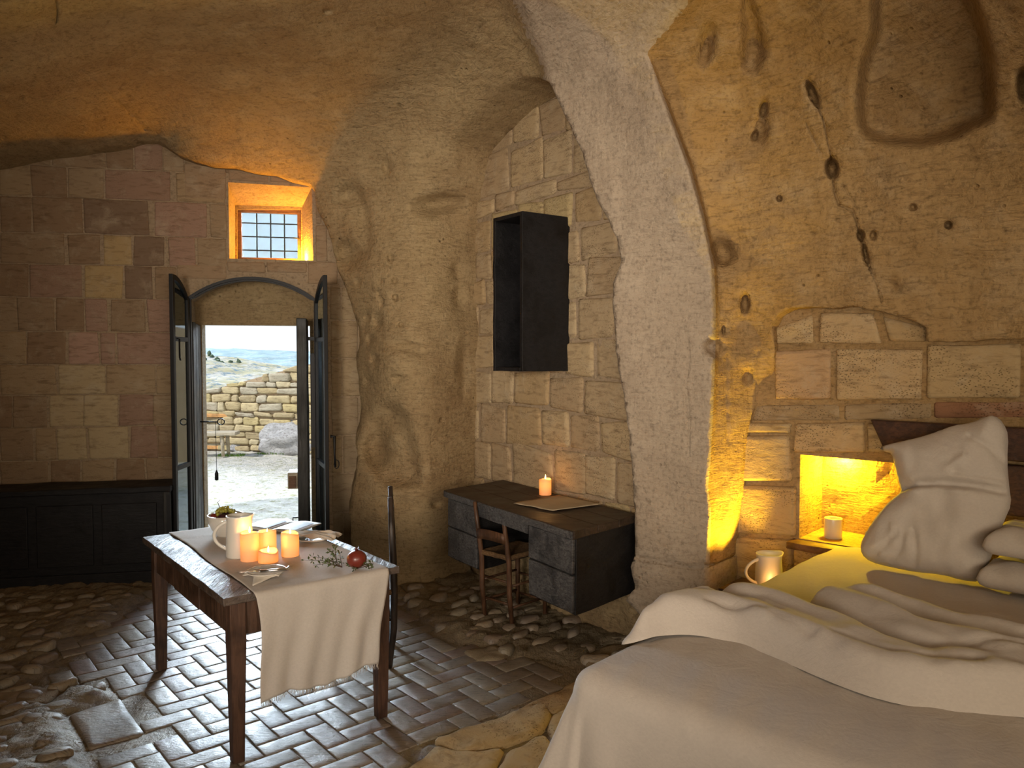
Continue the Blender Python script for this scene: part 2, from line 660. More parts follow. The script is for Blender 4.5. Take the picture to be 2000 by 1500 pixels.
M['pomegranate'] = m_plain('pomegranate_skin', (0.20, 0.028, 0.016), 0.4, var=0.6, scale=14, coat=0.2)
M['grape'] = m_plain('green_grape', (0.30, 0.28, 0.04), 0.25, var=0.3, scale=30, coat=0.3)
M['plum'] = m_plain('dark_fruit', (0.045, 0.012, 0.018), 0.4, var=0.3)
M['leaf'] = m_plain('olive_green_leaf', (0.075, 0.10, 0.025), 0.45, var=0.5, scale=40)
M['twig'] = m_plain('brown_twig', (0.07, 0.035, 0.018), 0.7)
M['wick'] = m_plain('burnt_wick', (0.01, 0.008, 0.006), 0.9)
M['scrub'] = m_plain('grey_green_scrub', (0.10, 0.14, 0.08), 0.9, var=0.5, scale=3)
M['grass'] = m_plain('bright_grass', (0.14, 0.28, 0.03), 0.8, var=0.4, scale=20)


def m_wax():
    n = NT('candle_wax')
    n.done((0.86, 0.68, 0.45), 0.45, None, Specular_IOR_Level=0.4)
    tr = n.n('ShaderNodeBsdfTranslucent'); tr.inputs[0].default_value = (0.9, 0.62, 0.30, 1)
    mx = n.n('ShaderNodeMixShader'); mx.inputs[0].default_value = 0.45
    n.l(n.p.outputs[0], mx.inputs[1]); n.l(tr.outputs[0], mx.inputs[2]); n.l(mx.outputs[0], n.out.inputs[0])
    return n.m


def m_flame():
    n = NT('candle_flame')
    em = n.n('ShaderNodeEmission'); em.inputs[0].default_value = (1.0, 0.62, 0.22, 1); em.inputs[1].default_value = 14
    n.l(em.outputs[0], n.out.inputs[0])
    return n.m


def m_glass(name='window_glass', alpha=0.14, tint=(0.75, 0.85, 0.9)):
    n = NT(name)
    gl = n.n('ShaderNodeBsdfGlossy'); gl.inputs['Roughness'].default_value = 0.04; gl.inputs[0].default_value = (*tint, 1)
    tr = n.n('ShaderNodeBsdfTransparent'); tr.inputs[0].default_value = (0.9, 0.95, 0.95, 1)
    fr = n.n('ShaderNodeFresnel'); fr.inputs[0].default_value = 1.5
    mx = n.n('ShaderNodeMixShader')
    n.l(n.math(fr.outputs[0], alpha, 'ADD'), mx.inputs[0]); n.l(tr.outputs[0], mx.inputs[1]); n.l(gl.outputs[0], mx.inputs[2])
    n.l(mx.outputs[0], n.out.inputs[0])
    return n.m


M['wax'] = m_wax(); M['flame'] = m_flame(); M['glass'] = m_glass()


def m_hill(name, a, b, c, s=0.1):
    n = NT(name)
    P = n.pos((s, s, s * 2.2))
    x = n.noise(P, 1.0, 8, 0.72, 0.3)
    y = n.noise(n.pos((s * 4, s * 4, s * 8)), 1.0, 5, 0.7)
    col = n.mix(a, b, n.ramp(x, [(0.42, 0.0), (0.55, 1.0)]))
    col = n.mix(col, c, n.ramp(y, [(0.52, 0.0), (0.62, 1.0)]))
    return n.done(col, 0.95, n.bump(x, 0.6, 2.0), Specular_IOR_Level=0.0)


M['hill'] = m_hill('pale_limestone_slope', (0.44, 0.41, 0.36), (0.36, 0.32, 0.20), (0.14, 0.19, 0.22), 0.16)
M['hill_far'] = m_hill('haze_blue_far_ridge', (0.22, 0.28, 0.29), (0.28, 0.36, 0.40), (0.34, 0.38, 0.37), 0.03)  # blue of aerial haze is put into the ridge's base colours
M['field_stone'] = m_block('golden_field_stone', bump=0.6, pits=0.5)
M['paving'] = m_hill('pale_paving', (0.60, 0.59, 0.55), (0.70, 0.67, 0.61), (0.42, 0.42, 0.28), 2.6)

# ================================================================== STRUCTURE
class Wall:
    def __init__(self, p0, U):
        self.p0 = Vector((p0[0], p0[1], 0)); self.U = Vector((U[0], U[1], 0)).normalized()
        self.N = Vector((-self.U.y, self.U.x, 0))          # away from the room

    def __call__(self, u, z, d=0.0):
        return self.p0 + self.U * u + self.N * d + Vector((0, 0, z))

    def uz(self, px, py, d=0.0):
        p = on_plane(px, py, self.p0 + self.N * d, self.N)
        q = p - self.p0
        return (q.dot(self.U), p.z)

    def depth(self, px, py, d=0.0):
        return plane_depth(px, py, self.p0 + self.N * d, self.N)


BW = Wall((-2.15, 6.325), (0.979, 0.202))
AL = Wall((-0.30, 6.16), (0.581, -0.814))
HW = Wall((1.80, 4.10), (0.743, -0.669))
assert AL.N.x > 0 and HW.N.x > 0 and BW.N.y > 0


def field(ctrl):
    """thin plate spline of 1/depth over the view directions"""
    X = np.array([(c[0] / 1000.0, c[1] / 1000.0) for c in ctrl]); q = 1.0 / np.array([c[2] for c in ctrl])

    def phi(r):
        return np.where(r > 0, r * r * np.log(np.maximum(r, 1e-9)), 0.0)
    n = len(X)
    K = phi(np.linalg.norm(X[:, None] - X[None], axis=2)) + np.eye(n) * 1e-4
    A = np.zeros((n + 3, n + 3)); A[:n, :n] = K
    A[:n, n] = 1; A[:n, n + 1:] = X; A[n, :n] = 1; A[n + 1:, :n] = X.T
    sol = np.linalg.solve(A, np.concatenate([q, np.zeros(3)]))

    def f(P):
        P = np.asarray(P) / 1000.0
        o = np.zeros(len(P))
        for s in range(0, len(P), 20000):
            B = P[s:s + 20000]
            o[s:s + 20000] = phi(np.linalg.norm(B[:, None] - X[None], axis=2)) @ sol[:n] + sol[n] + B @ sol[n + 1:]
        return 1.0 / np.clip(o, 0.12, 0.9)
    return f


def zc(px, py, z):
    return (px, py, (z - EYE.z) / ray(px, py).z)


def wc(W, px, py, off):
    return (px, py, W.depth(px, py) + off)


C = []
for x, y in ((0, 320), (120, 298), (235, 283), (298, 271), (345, 300), (410, 321), (500, 335), (570, 350), (615, 370), (-200, 350), (-400, 420)):
    C.append(wc(BW, x, y, -0.14))
for x, y, o in ((630, 430, -.15), (655, 490, -.15), (675, 560, -.18), (702, 640, -.22), (697, 700, -.24), (706, 800, -.3),
                (698, 880, -.36), (686, 960, -.42), (686, 1060, -.46), (694, 1125, -.5), (700, 1300, -.6)):
    C.append(wc(BW, x, y, o))
C += [(760, 1135, 5.86), (820, 1135, 5.84), (880, 1125, 5.94), (760, 1000, 5.80), (760, 850, 5.80), (755, 700, 5.80), (740, 560, 5.94),
      (700, 470, 6.12), (660, 400, 6.2), (850, 1000, 5.78), (850, 830, 5.80), (850, 620, 5.84), (840, 450, 5.9), (820, 340, 5.82),
      (875, 300, 5.72), (905, 240, 5.45), (955, 188, 5.15), (1005, 152, 4.9), (1035, 148, 4.78), (890, 400, 6.0), (800, 1300, 5.7)]
for y in (500, 600, 720, 840, 960, 1080):
    C.append(wc(AL, 921, y, -0.08))
for a in ((300, 150, 3.52), (0, 0, 3.28), (0, 150, 3.30), (0, 250, 3.26), (300, 0, 3.5), (600, 150, 3.58), (600, 0, 3.62), (850, 100, 3.70),
          (850, 0, 3.72), (950, 60, 3.70), (700, 250, 3.44), (450, 260, 3.40), (600, 290, 3.32), (150, 250, 3.34), (-500, 50, 3.0), (-250, 200, 3.15), (0, -400, 3.35), (500, -400, 3.6),
          (900, -400, 3.8), (0, -1000, 3.4), (900, -1000, 3.85), (-900, -600, 3.0)):
    C.append(zc(*a))
C += [(-750, 400, 3.9), (-750, 900, 3.9), (-1200, 400, 2.9), (-1200, 900, 2.9), (-1200, -200, 2.6), (-750, 1300, 3.6)]
Fc = field(C)
Fp = field([(1235, 1000, 4.50), (1395, 1000, 4.24), (1225, 800, 4.50), (1395, 800, 4.22), (1200, 560, 4.52), (1397, 560, 4.20), (1140, 300, 4.50), (1340, 300, 4.03),
            (1070, 150, 4.52), (1180, 150, 4.22), (1280, 110, 3.94), (1003, 0, 4.12), (1120, 0, 3.92), (1300, 0, 3.62), (950, -200, 3.30), (1300, -200, 2.95),
            (900, -1000, 1.95), (1400, -1000, 1.8), (1240, 1180, 4.46), (1390, 1180, 4.2)])
Cr = []
for x in (1500, 1700, 1900, 2100, 2500, 3000):
    for y, o in ((655, -.09), (560, -.12), (420, -.22), (280, -.34), (120, -.55), (0, -.78)):
        Cr.append(wc(HW, x, y, o * (1.0 if x < 2400 else 0.7)))
Cr += [(1402, y, 4.34) for y in (620, 720, 820, 920, 1020, 1120, 1250)] + [wc(HW, 1458, y, -0.05) for y in (640, 760, 860)]
Cr += [(1430, 960, 4.42), (1425, 1060, 4.42), (1400, 500, 4.36), (1385, 380, 4.30), (1340, 200, 4.12), (1310, 110, 3.98), (1430, 60, 3.75), (1450, 250, 4.12)]
Cr += [(1450, -300, 2.7), (2000, -300, 2.2), (2800, -300, 1.8), (1500, -1000, 1.75), (2200, -1000, 1.5), (3000, -1000, 1.3), (3000, 1000, 2.4), (2400, 1200, 2.7), (1800, 900, 3.7)]
Fr = field(Cr)

PIER_L = [(880, -1000), (960, -200), (1003, 0), (1035, 80), (1062, 140), (1060, 165), (1040, 260), (1080, 400), (1140, 500), (1130, 600), (1150, 800), (1160, 1400)]
PIER_R = [(1390, 1400), (1386, 1100), (1389, 1000), (1383, 950), (1388, 900), (1393, 800), (1397, 700), (1398, 600), (1395, 520), (1375, 420), (1350, 330), (1320, 250),
          (1290, 170), (1265, 105), (1310, 50), (1420, -100), (1440, -400), (1450, -1000)]
PIER = PIER_L + PIER_R

HOLE_BACK = [(-450, 430), (-300, 385), (-120, 345), (0, 322), (60, 311), (120, 299), (180, 290), (235, 283), (270, 276), (298, 271), (318, 281), (345, 300), (380, 313), (410, 321),
             (450, 323), (500, 335), (540, 340), (570, 351), (605, 358), (613, 372), (621, 410), (640, 442), (652, 490), (662, 530), (675, 560), (688, 600), (702, 640),
             (704, 662), (697, 690), (697, 720), (703, 760), (706, 800), (699, 840), (695, 870), (699, 900), (697, 930), (688, 960), (684, 1000), (686, 1060), (692, 1100),
             (700, 1135), (700, 1330), (-450, 1500)]
HOLE_ALC = [(1030, 148), (1052, 151), (1072, 160), (1090, 195), (1112, 245), (1138, 300), (1150, 345), (1166, 390), (1188, 430), (1203, 462), (1213, 505), (1209, 530),
            (1198, 552), (1196, 590), (1200, 640), (1203, 690), (1212, 740), (1222, 800), (1230, 870), (1235, 940), (1240, 1000), (1241, 1088), (1233, 1108), (1240, 1150),
            (1222, 1172), (1250, 1200), (1250, 1330), (925, 1330), (938, 1140), (935, 1060), (930, 1000), (928, 940), (934, 900), (928, 840), (925, 780), (916, 720), (912, 660), (915, 600),
            (919, 540), (911, 480), (915, 430), (912, 380), (895, 345), (879, 322), (876, 295), (886, 268), (906, 240), (930, 212), (955, 188), (980, 165), (1005, 152)]
HOLE_HEAD = [(1462, 822), (1476, 790), (1500, 762), (1512, 720), (1511, 680), (1507, 640), (1516, 618), (1537, 603), (1570, 598), (1620, 601), (1670, 598), (1720, 607), (1770, 620),
             (1808, 637), (1812, 666), (1860, 668), (1920, 664), (2000, 660), (2300, 652), (2950, 640), (2950, 1600), (1300, 1600), (1372, 1200), (1378, 1112), (1404, 1095), (1418, 1060),
             (1423, 1027), (1431, 990), (1441, 970), (1444, 940), (1450, 880), (1458, 840)]


def wobble(L, amp=1.6, step=8):
    L = resample(L, step, True)
    return [(x + amp * noise.noise(Vector((x, y, 3)) / 23.0) * 2, y + amp * noise.noise(Vector((x, y, 9)) / 23.0) * 2) for x, y in L]


HB, HA, HH = wobble(HOLE_BACK), wobble(HOLE_ALC), wobble(HOLE_HEAD)

# scoops and holes in the rock: polygon or (x, y, rx, ry, rot), depth, edge width
POLY = [([(1695, -300), (1693, 60), (1672, 120), (1662, 190), (1666, 245), (1684, 277), (1730, 292), (1800, 295), (1870, 278), (1946, 236), (1951, 200), (1945, 100), (1930, 40), (1905, -30), (1895, -300)], 0.26, 34),
        ([(1441, -200), (1441, 140), (1480, 152), (1506, 105), (1495, 50), (1478, 0), (1470, -200)], 0.12, 26),
        ([(735, 790), (760, 768), (800, 800), (820, 850), (831, 900), (834, 952), (795, 962), (740, 956), (714, 920), (704, 870), (712, 820)], 0.17, 30),
        ([(690, 365), (715, 372), (728, 420), (735, 470), (722, 512), (700, 500), (690, 440)], 0.07, 16)]
ELL = [(1380, 85, 17, 42, 12, .11), (1587, 183, 9, 28, -22, .16), (1492, 212, 9, 17, 8, .12), (1487, 250, 14, 32, 5, .06), (1474, 266, 7, 12, 15, .09), (1625, 329, 13, 20, -6, .22),
       (1522, 388, 6, 6, 0, .07), (1681, 460, 8, 11, 0, .10), (1705, 460, 7, 9, 0, .06), (1852, 440, 8, 8, 0, .08), (1783, 405, 8, 8, 0, .05), (1412, 492, 22, 26, -30, .14), (1455, 592, 9, 20, 0, .10),
       (1393, 678, 17, 17, 0, .16), (1413, 645, 4, 9, 0, .08), (1998, 165, 14, 34, 0, .14), (1690, 498, 7, 22, -12, .07), (1740, 560, 26, 12, 20, .05), (1460, 735, 12, 16, 0, .05),
       (685, 382, 25, 22, 0, .12), (681, 498, 27, 30, -25, .17), (755, 325, 10, 17, 0, .06), (737, 628, 10, 18, 0, .07), (718, 620, 7, 10, 0, .04), (723, 663, 8, 10, 0, .05), (732, 702, 9, 12, 0, .06),
       (763, 505, 7, 10, 0, .05), (771, 548, 6, 7, 0, .045), (772, 582, 6, 8, 0, .045), (783, 634, 5, 6, 0, .04), (740, 575, 5, 10, 0, .035), (798, 680, 40, 13, 10, .10), (777, 740, 12, 9, 0, .05),
       (742, 548, 5, 7, 0, .03), (720, 745, 9, 12, 0, .04), (734, 880, 30, 32, 0, .12), (742, 850, 22, 16, 0, .05), (895, 582, 13, 24, 0, .08), (893, 530, 12, 20, 0, .05), (855, 398, 52, 20, -8, .14),
       (862, 820, 5, 5, 0, .03), (850, 985, 10, 8, 0, .06), (905, 720, 12, 60, 0, .08), (1700, 700, 6, 6, 0, .03), (700, 550, 6, 8, 0, .03), (745, 590, 6, 10, 0, .03), (760, 980, 60, 8, 4, .05), (640, 20, 9, 5, 0, .04)]
CRACKS = [([(1597, 208), (1608, 235), (1613, 262), (1620, 292), (1624, 310)], 3, .05), ([(1626, 350), (1630, 378), (1638, 402), (1664, 412), (1674, 438), (1678, 462), (1687, 478), (1692, 505), (1700, 528)], 4, .07),
          ([(1646, 362), (1660, 385), (1672, 405)], 2.5, .025), ([(1576, 245), (1588, 270), (1602, 298)], 2.5, .025), ([(1340, 650), (1346, 700), (1339, 755), (1346, 820), (1344, 890)], 2.5, .022),
          ([(1238, 1089), (1280, 1096), (1320, 1103), (1352, 1108), (1388, 1103)], 6, .09), ([(160, 140), (188, 160), (216, 188), (236, 205), (262, 230), (284, 254)], 3, .03), ([(108, 0), (112, 20), (110, 42)], 3, .03),
          ([(1700, 528), (1712, 556), (1722, 590)], 4, .04), ([(1478, 690), (1476, 740), (1480, 790)], 3, .02), ([(1420, 700), (1418, 780), (1421, 860)], 5, .02)]


def shell_depth(P):
    D = np.where(P[:, 0] < np.interp(P[:, 1], [-1000, 0, 150, 1400], [1150, 1130, 1150, 1290]), Fc(P), Fr(P))
    sd = sdf(P, PIER)
    wdt = np.interp(P[:, 1], [-300, 20, 120], [60, 34, 8])
    right = P[:, 0] > np.interp(P[:, 1], [-1000, 0, 150, 1400], [1150, 1130, 1150, 1290])
    wdt = np.where(right, wdt, np.interp(P[:, 1], [-300, 60, 150], [50, 22, 10]))
    k = sstep((sd + wdt) / (2 * wdt))
    D = D * (1 - k) + Fp(P) * k
    for poly, dep, ew in POLY:
        lo = np.min(poly, 0) - 5; hi = np.max(poly, 0) + 5
        s = (P >= lo).all(1) & (P <= hi).all(1)
        if s.any():
            D[s] += dep * sstep(sdf(P[s], poly) / ew)
    for x, y, rx, ry, rot, dep in ELL:
        c, s_ = math.cos(R(rot)), math.sin(R(rot))
        dx = P[:, 0] - x; dy = P[:, 1] - y
        a = (dx * c + dy * s_) / rx; b = (-dx * s_ + dy * c) / ry
        D += dep * sstep(1.25 - np.sqrt(a * a + b * b) * 1.0) ** 0.8
    for line, wd, dep in CRACKS:
        d = dist_line(P, line)
        D += dep * np.clip(1 - d / wd, 0, 1)
    return D


def surface_noise(p, lo=1.0):
    a = noise.fractal(p * 1.3, 1.0, 2.1, 3) * 0.045 * lo
    b = noise.fractal(p * 5.0 + Vector((5, 5, 5)), 1.0, 2.1, 4) * 0.014
    c = noise.fractal(Vector((p.x * 8, p.y * 8, p.z * 24)) + Vector((9, 1, 5)), 1.0, 2.0, 3) * 0.006
    return a + b + c


def axis(lo, hi, f0, f1, fine, coarse):
    v = list(np.arange(lo, f0, coarse)) + list(np.arange(f0, f1, fine)) + list(np.arange(f1, hi, coarse))
    return np.array(v, float)


xs = axis(-1200, 3050, -60, 2060, 8.5, 48); ys = axis(-1000, 1500, -60, 1240, 8.5, 48)
G = np.array([(x, y) for y in ys for x in xs])
G += rng.uniform(-1, 1, G.shape) * 2.2
extra = []
for x, y, rx, ry, rot, dep in ELL:
    if rx < 16:
        c, s_ = math.cos(R(rot)), math.sin(R(rot))
        for rr, nn in ((0, 1), (.35, 6), (.7, 10), (1.0, 14), (1.3, 16)):
            for k in range(nn):
                a = 2 * math.pi * k / nn
                u, v = rx * rr * math.cos(a), ry * rr * math.sin(a)
                extra.append((x + u * c - v * s_, y + u * s_ + v * c))
for line, wd, dep in CRACKS:
    L = resample([(x + 0.0, y + 0.0) for x, y in line], 5)
    for i in range(len(L)):
        a = Vector(L[max(i - 1, 0)]); b = Vector(L[min(i + 1, len(L) - 1)])
        t = (b - a).normalized(); nn = Vector((-t.y, t.x)); j = Vector(L[i])
        for s_ in (-1, 0, 1):
            q = j + nn * s_ * wd
            extra.append((q.x, q.y))
for line in (PIER_R[1:14],):
    L = resample(line, 6)
    for x, y in L:
        for s_ in (-8, -4, 0, 4, 8):
            extra.append((x + s_, y))
extra = np.array(extra)
G = np.concatenate([G, extra])
ok = (G[:, 0] > -1195) & (G[:, 0] < 3045) & (G[:, 1] > -995) & (G[:, 1] < 1495)
for Hp in (HB, HA, HH):
    d = sdf(G, Hp)
    ok &= d < -3.0
G = G[ok]
V2, T, loops = cdt(G, [HB, HA, HH], lambda c: ~(inside(c, HB) | inside(c, HA) | inside(c, HH)))
D = shell_depth(V2)
P3 = []
for (x, y), d in zip(V2, D):
    r = ray(x, y)
    p = EYE + r * d
    pier = 1200 < x < 1395 and y > 150
    p = p + r.normalized() * surface_noise(p, 0.35 if pier else 1.0)
    P3.append(p)
F3 = [tuple(t) for t in T.tolist()]
# rims: the rock turns back to the masonry behind it
for L, W, dirn in zip(loops, (BW, AL, HW), (1, 1, 1)):
    # orientation irrelevant, normals recalculated below
    prev = L
    tot = [max(0.03, W.depth(V2[i][0], V2[i][1]) - D[i]) * abs(ray(*V2[i]).dot(W.N)) + 0.10 for i in L]
    for fr in (0.12, 0.5, 1.0):
        ring = []
        for i, t in zip(L, tot):
            ring.append(len(P3))
            P3.append(P3[i] + W.N * t * fr)
        n = len(L)
        for k in range(n):
            F3.append((prev[k], prev[(k + 1) % n], ring[(k + 1) % n], ring[k]))
        prev = ring
V2x = np.concatenate([V2, np.array([V2[i] for L in loops for _ in range(3) for i in L])])
# orient and average normals over the whole shell, so that the pieces shade as one rock
bm = bmesh.new()
bv = [bm.verts.new(p) for p in P3]
for f in F3:
    try:
        bm.faces.new([bv[i] for i in f])
    except ValueError:
        pass
bm.verts.index_update()
bmesh.ops.recalc_face_normals(bm, faces=bm.faces)
bm.normal_update()
faces = [tuple(v.index for v in f.verts) for f in bm.faces]
NRM = [v.normal.copy() for v in bm.verts]
fc = np.array([np.mean([V2x[i] for i in f], 0) for f in faces])
zmax = np.array([max(P3[i].z for i in f) for f in faces])
bm.free()
ctr = faces[len(faces) // 2]
kp = inside(fc, PIER) & (fc[:, 0] > 1030) | (inside(fc, PIER) & (fc[:, 1] < 160))
kr = (~kp) & (fc[:, 0] > np.interp(fc[:, 1], [-1000, 0, 150, 1400], [1150, 1130, 1150, 1290]))
kceil = (~kp) & (~kr) & (fc[:, 1] < np.interp(fc[:, 0], [-1200, -400, 600, 640, 780, 900, 1060], [150, 400, 372, 330, 320, 300, 200]))
kcol = ~(kp | kr | kceil)
kcol_left = kcol & (fc[:, 0] < -300)


def sub_shell(name, mask, mat):
    ids = {}
    vs = []; fs = []; nn = []
    for fi in np.nonzero(mask & (zmax > -0.12))[0]:
        f = []
        for i in faces[fi]:
            if i not in ids:
                ids[i] = len(vs); vs.append(P3[i]); nn.append(NRM[i])
            f.append(ids[i])
        fs.append(tuple(f))
    mb = MB(); mb.v = vs; mb.f = fs
    o = obj(name, mb, mat, origin=(0, 0, 0))
    o.data.normals_split_custom_set_from_vertices([tuple(n) for n in nn])
    return struct(o)


sub_shell('ceiling', kceil, M['rock'])
sub_shell('wall_corner', kcol & ~kcol_left, M['rock'])
sub_shell('wall_left', kcol_left, M['rock'])
sub_shell('wall_right', kr, M['rock_warm'])
sub_shell('trim_1', kp, M['rock_pier'])

# the rest of the cave room, behind the camera and above the rock
mb = MB()
mb.box(WORLD, -5.0, -4.9, -2.8, 8, -0.1, 5)
struct(obj('wall_left_outer', mb, M['rock']))
mb = MB(); mb.box(WORLD, -5.0, 4.3, -2.9, -2.8, -0.1, 5); struct(obj('wall_rear', mb, M['rock']))
mb = MB(); mb.box(WORLD, 4.2, 4.3, -2.8, 7.7, -0.1, 5); struct(obj('wall_right_outer', mb, M['rock']))
mb = MB(); mb.box(WORLD, -5.0, 4.3, -2.9, 8, 4.95, 5.05); struct(obj('ceiling_outer', mb, M['rock']))

# ------------------------------------------------------------------ masonry
def stone(W, q, parent, name='stone_block', proud=0.012, col=(0.4, 0.3, 0.2), mat='block', nx=6, ny=5, jit=0.012, rnd=0.012, back=0.03, rough=0.006, bw=0.006):
    """q = four (u, z) corners: bottom left, bottom right, top right, top left"""
    q = [Vector((a + random.uniform(-jit, jit), b + random.uniform(-jit, jit) * .7)) for a, b in q]
    mb = MB()
    vs = []
    wq = max(.02, (q[1] - q[0]).length); hq_ = max(.02, (q[3] - q[0]).length)

    def axv(n_, ln):
        e1 = min(.2, bw / ln); e2 = min(.3, 3.2 * bw / ln)
        return [0, e1, e2] + [e2 + (1 - 2 * e2) * k / (n_ - 4) for k in range(1, n_ - 4)] + [1 - e2, 1 - e1, 1]
    nx, ny = max(nx, 5), max(ny, 5)
    SX, SY = axv(nx, wq), axv(ny, hq_)
    for j in range(ny + 1):
        for i in range(nx + 1):
            s, t = SX[i], SY[j]
            p = (q[0] * (1 - s) + q[1] * s) * (1 - t) + (q[3] * (1 - s) + q[2] * s) * t
            c = (q[0] + q[1] + q[2] + q[3]) / 4
            edge = (i in (0, nx)) or (j in (0, ny))
            corner = (i in (0, nx)) and (j in (0, ny))
            if corner:
                p = p + (c - p).normalized() * rnd
            u, z = p
            nz = noise.noise(Vector((u * 9, z * 9, W.p0.x * 7)))
            if edge:
                u += nz * 0.008; z += noise.noise(Vector((u * 11, z * 11, 40))) * 0.008
            d = -proud + nz * rough + (proud * 0.9 if edge else 0) + (0.004 if corner else 0)
            vs.append(W(u, z, d))
    fs = []
    for j in range(ny):
        for i in range(nx):
            a = j * (nx + 1) + i
            fs.append((a, a + 1, a + nx + 2, a + nx + 1))
    ring = [i for i in range(nx + 1)] + [(j) * (nx + 1) + nx for j in range(1, ny + 1)] + [ny * (nx + 1) + i for i in range(nx - 1, -1, -1)] + [j * (nx + 1) for j in range(ny - 1, 0, -1)]
    b = len(vs)
    vs += [vs[i] + W.N * back for i in ring]
    n = len(ring)
    fs += [(ring[(k + 1) % n], ring[k], b + k, b + (k + 1) % n) for k in range(n)]
    mb.add(vs, fs)
    return obj(name, mb, M[mat], parent, color=col)


def inset_grid_note():
    pass


# --- back wall with arched door and splayed window
def arc_pts(a, b, top, n=14):
    """arch in (u, z) from a to b passing through height top"""
    cx = (a[0] + b[0]) / 2; hw = (b[0] - a[0]) / 2; h = top - a[1]
    r = (hw * hw + h * h) / (2 * h); cz = top - r
    t = math.asin(hw / r)
    return [(cx + r * math.sin(-t + 2 * t * k / n), cz + r * math.cos(-t + 2 * t * k / n)) for k in range(n + 1)]


DL = BW.uz(366, 700)[0]; DR = BW.uz(622, 700)[0]
SPR = BW.uz(366, 584)[1]; DTOP = BW.uz(492, 541)[1]
arch = arc_pts((DL, SPR), (DR, SPR), DTOP, 18)
door_hole = [(DL, -0.05)] + arch + [(DR, -0.05)]
TH = 0.36
win_f = [BW.uz(448, 505), BW.uz(612, 509), BW.uz(609, 366), BW.uz(446, 356)]
win_b = [BW.uz(459, 500, TH), BW.uz(592, 503, TH), BW.uz(590, 404, TH), BW.uz(459, 400, TH)]
win_b[0] = (win_b[0][0], win_f[0][1] - 0.02); win_b[1] = (win_b[1][0], win_f[1][1] - 0.02)
outer_rect = [(-3.2, -0.15), (6.8, -0.15), (6.8, 5.0), (-3.2, 5.0)]
mb = MB()
prism(mb, BW, outer_rect, [door_hole, win_f], 0.0, TH, [door_hole, win_b])
wall_back = struct(obj('wall_back', mb, M['mortar'], origin=(0, 0, 0), smooth=False, fix=True))
# outer leaf of the wall: square-headed opening and the window frame opening
TL = BW.uz(396, 700, TH + .02)[0]; TR = BW.uz(606, 700, TH + .02)[0]
LZ = BW.uz(480, 635, TH + .02)[1]
ow = [BW.uz(463, 507, TH), BW.uz(588, 507, TH), BW.uz(588, 409, TH), BW.uz(463, 409, TH)]
TH2 = TH + 0.16
mb = MB()
prism(mb, BW, outer_rect, [[(TL, -0.05), (TL, LZ), (TR, LZ), (TR, -0.05)], ow], TH, TH2)
struct(obj('wall_back_outer', mb, M['rock'], wall_back, origin=(0, 0, 0), smooth=False, fix=True))

PAL = [(0.30, 0.21, 0.13), (0.33, 0.24, 0.15), (0.27, 0.18, 0.11), (0.36, 0.26, 0.155), (0.31, 0.20, 0.14)]
PINK = (0.345, 0.222, 0.160); LITE = (0.44, 0.34, 0.20); YEL = (0.42, 0.30, 0.15); DARK = (0.22, 0.15, 0.10)
rowsy = [262, 329, 389, 459, 518, 583, 648, 712, 771, 833, 897, 952, 1015, 1080, 1150]
rows = [
    [(-90, 5), (5, 100), (100, 205), (205, 262), (262, 318), (318, 360), (360, 440), (440, 520), (520, 600)],
    [(-100, 0), (0, 60), (60, 133), (133, 203), (203, 333), (345, 442)],
    [(-80, 0), (0, 62), (62, 163), (163, 293, DARK), (301, 405, PINK), (410, 443)],
    [(-120, 0), (0, 128), (132, 196), (200, 258, YEL), (260, 322, DARK), (328, 383, PINK), (385, 443)],
    [(-60, 57), (57, 160), (165, 241, YEL), (243, 300, DARK), (302, 345), ],
    [(-70, 35), (35, 108), (110, 163), (165, 211, PINK), (214, 284), (287, 340, PINK)],
    [(-70, 52), (52, 128), (131, 194, (0.42, 0.27, 0.20)), (197, 227, PINK), (229, 338, PINK)],
    [(-50, 0), (0, 110), (113, 205, LITE), (208, 303), (305, 342)],
    [(-70, 25), (25, 94), (96, 163, LITE), (163, 230, LITE), (232, 300), (300, 342)],
    [(-60, 0), (0, 65), (68, 110), (112, 170, LITE), (172, 252, LITE), (254, 308), (308, 342)],
    [(-80, 0), (0, 95), (98, 158), (160, 224), (226, 283), (285, 342)],
    [(-60, 40), (40, 150), (152, 240), (242, 342)],
    [(-60, 80), (80, 200), (200, 290), (290, 342)],
    [(-60, 20), (20, 130), (132, 250), (250, 342)]]
for r, row in enumerate(rows):
    z1 = BW.uz(200, rowsy[r])[1]; z0 = BW.uz(200, rowsy[r + 1])[1]
    g = 0.0045
    for b in row:
        ym = (rowsy[r] + rowsy[r + 1]) / 2
        u0 = BW.uz(b[0], ym)[0] + g; u1 = BW.uz(b[1], ym)[0] - g
        c = b[2] if len(b) > 2 else random.choice(PAL)
        stone(BW, [(u0, z0 + g), (u1, z0 + g), (u1, z1 - g), (u0, z1 - g)], wall_back, col=c, proud=0.0055, mat='ashlar', jit=0.007, rnd=.006, rough=.003, bw=.005)
# blocks around the door and to its right, smoothly plastered
ry = [560, 625, 700, 775, 850, 925, 1000, 1075, 1150]
for r in range(len(ry) - 1):
    z1 = BW.uz(660, ry[r])[1]; z0 = BW.uz(660, ry[r + 1])[1]
    cuts = [(645, 700), (700, 760)] if r % 2 else [(645, 668), (668, 730)]
    for a, b in cuts:
        u0 = BW.uz(a, 700)[0] + .006; u1 = BW.uz(b, 700)[0] - .006
        stone(BW, [(u0, z0 + .006), (u1, z0 + .006), (u1, z1 - .006), (u0, z1 - .006)], wall_back, col=random.choice([(0.34, 0.25, 0.15), (0.37, 0.28, 0.17), (0.33, 0.25, 0.16)]), proud=0.006, mat='ashlar', jit=0.004, rough=0.003)
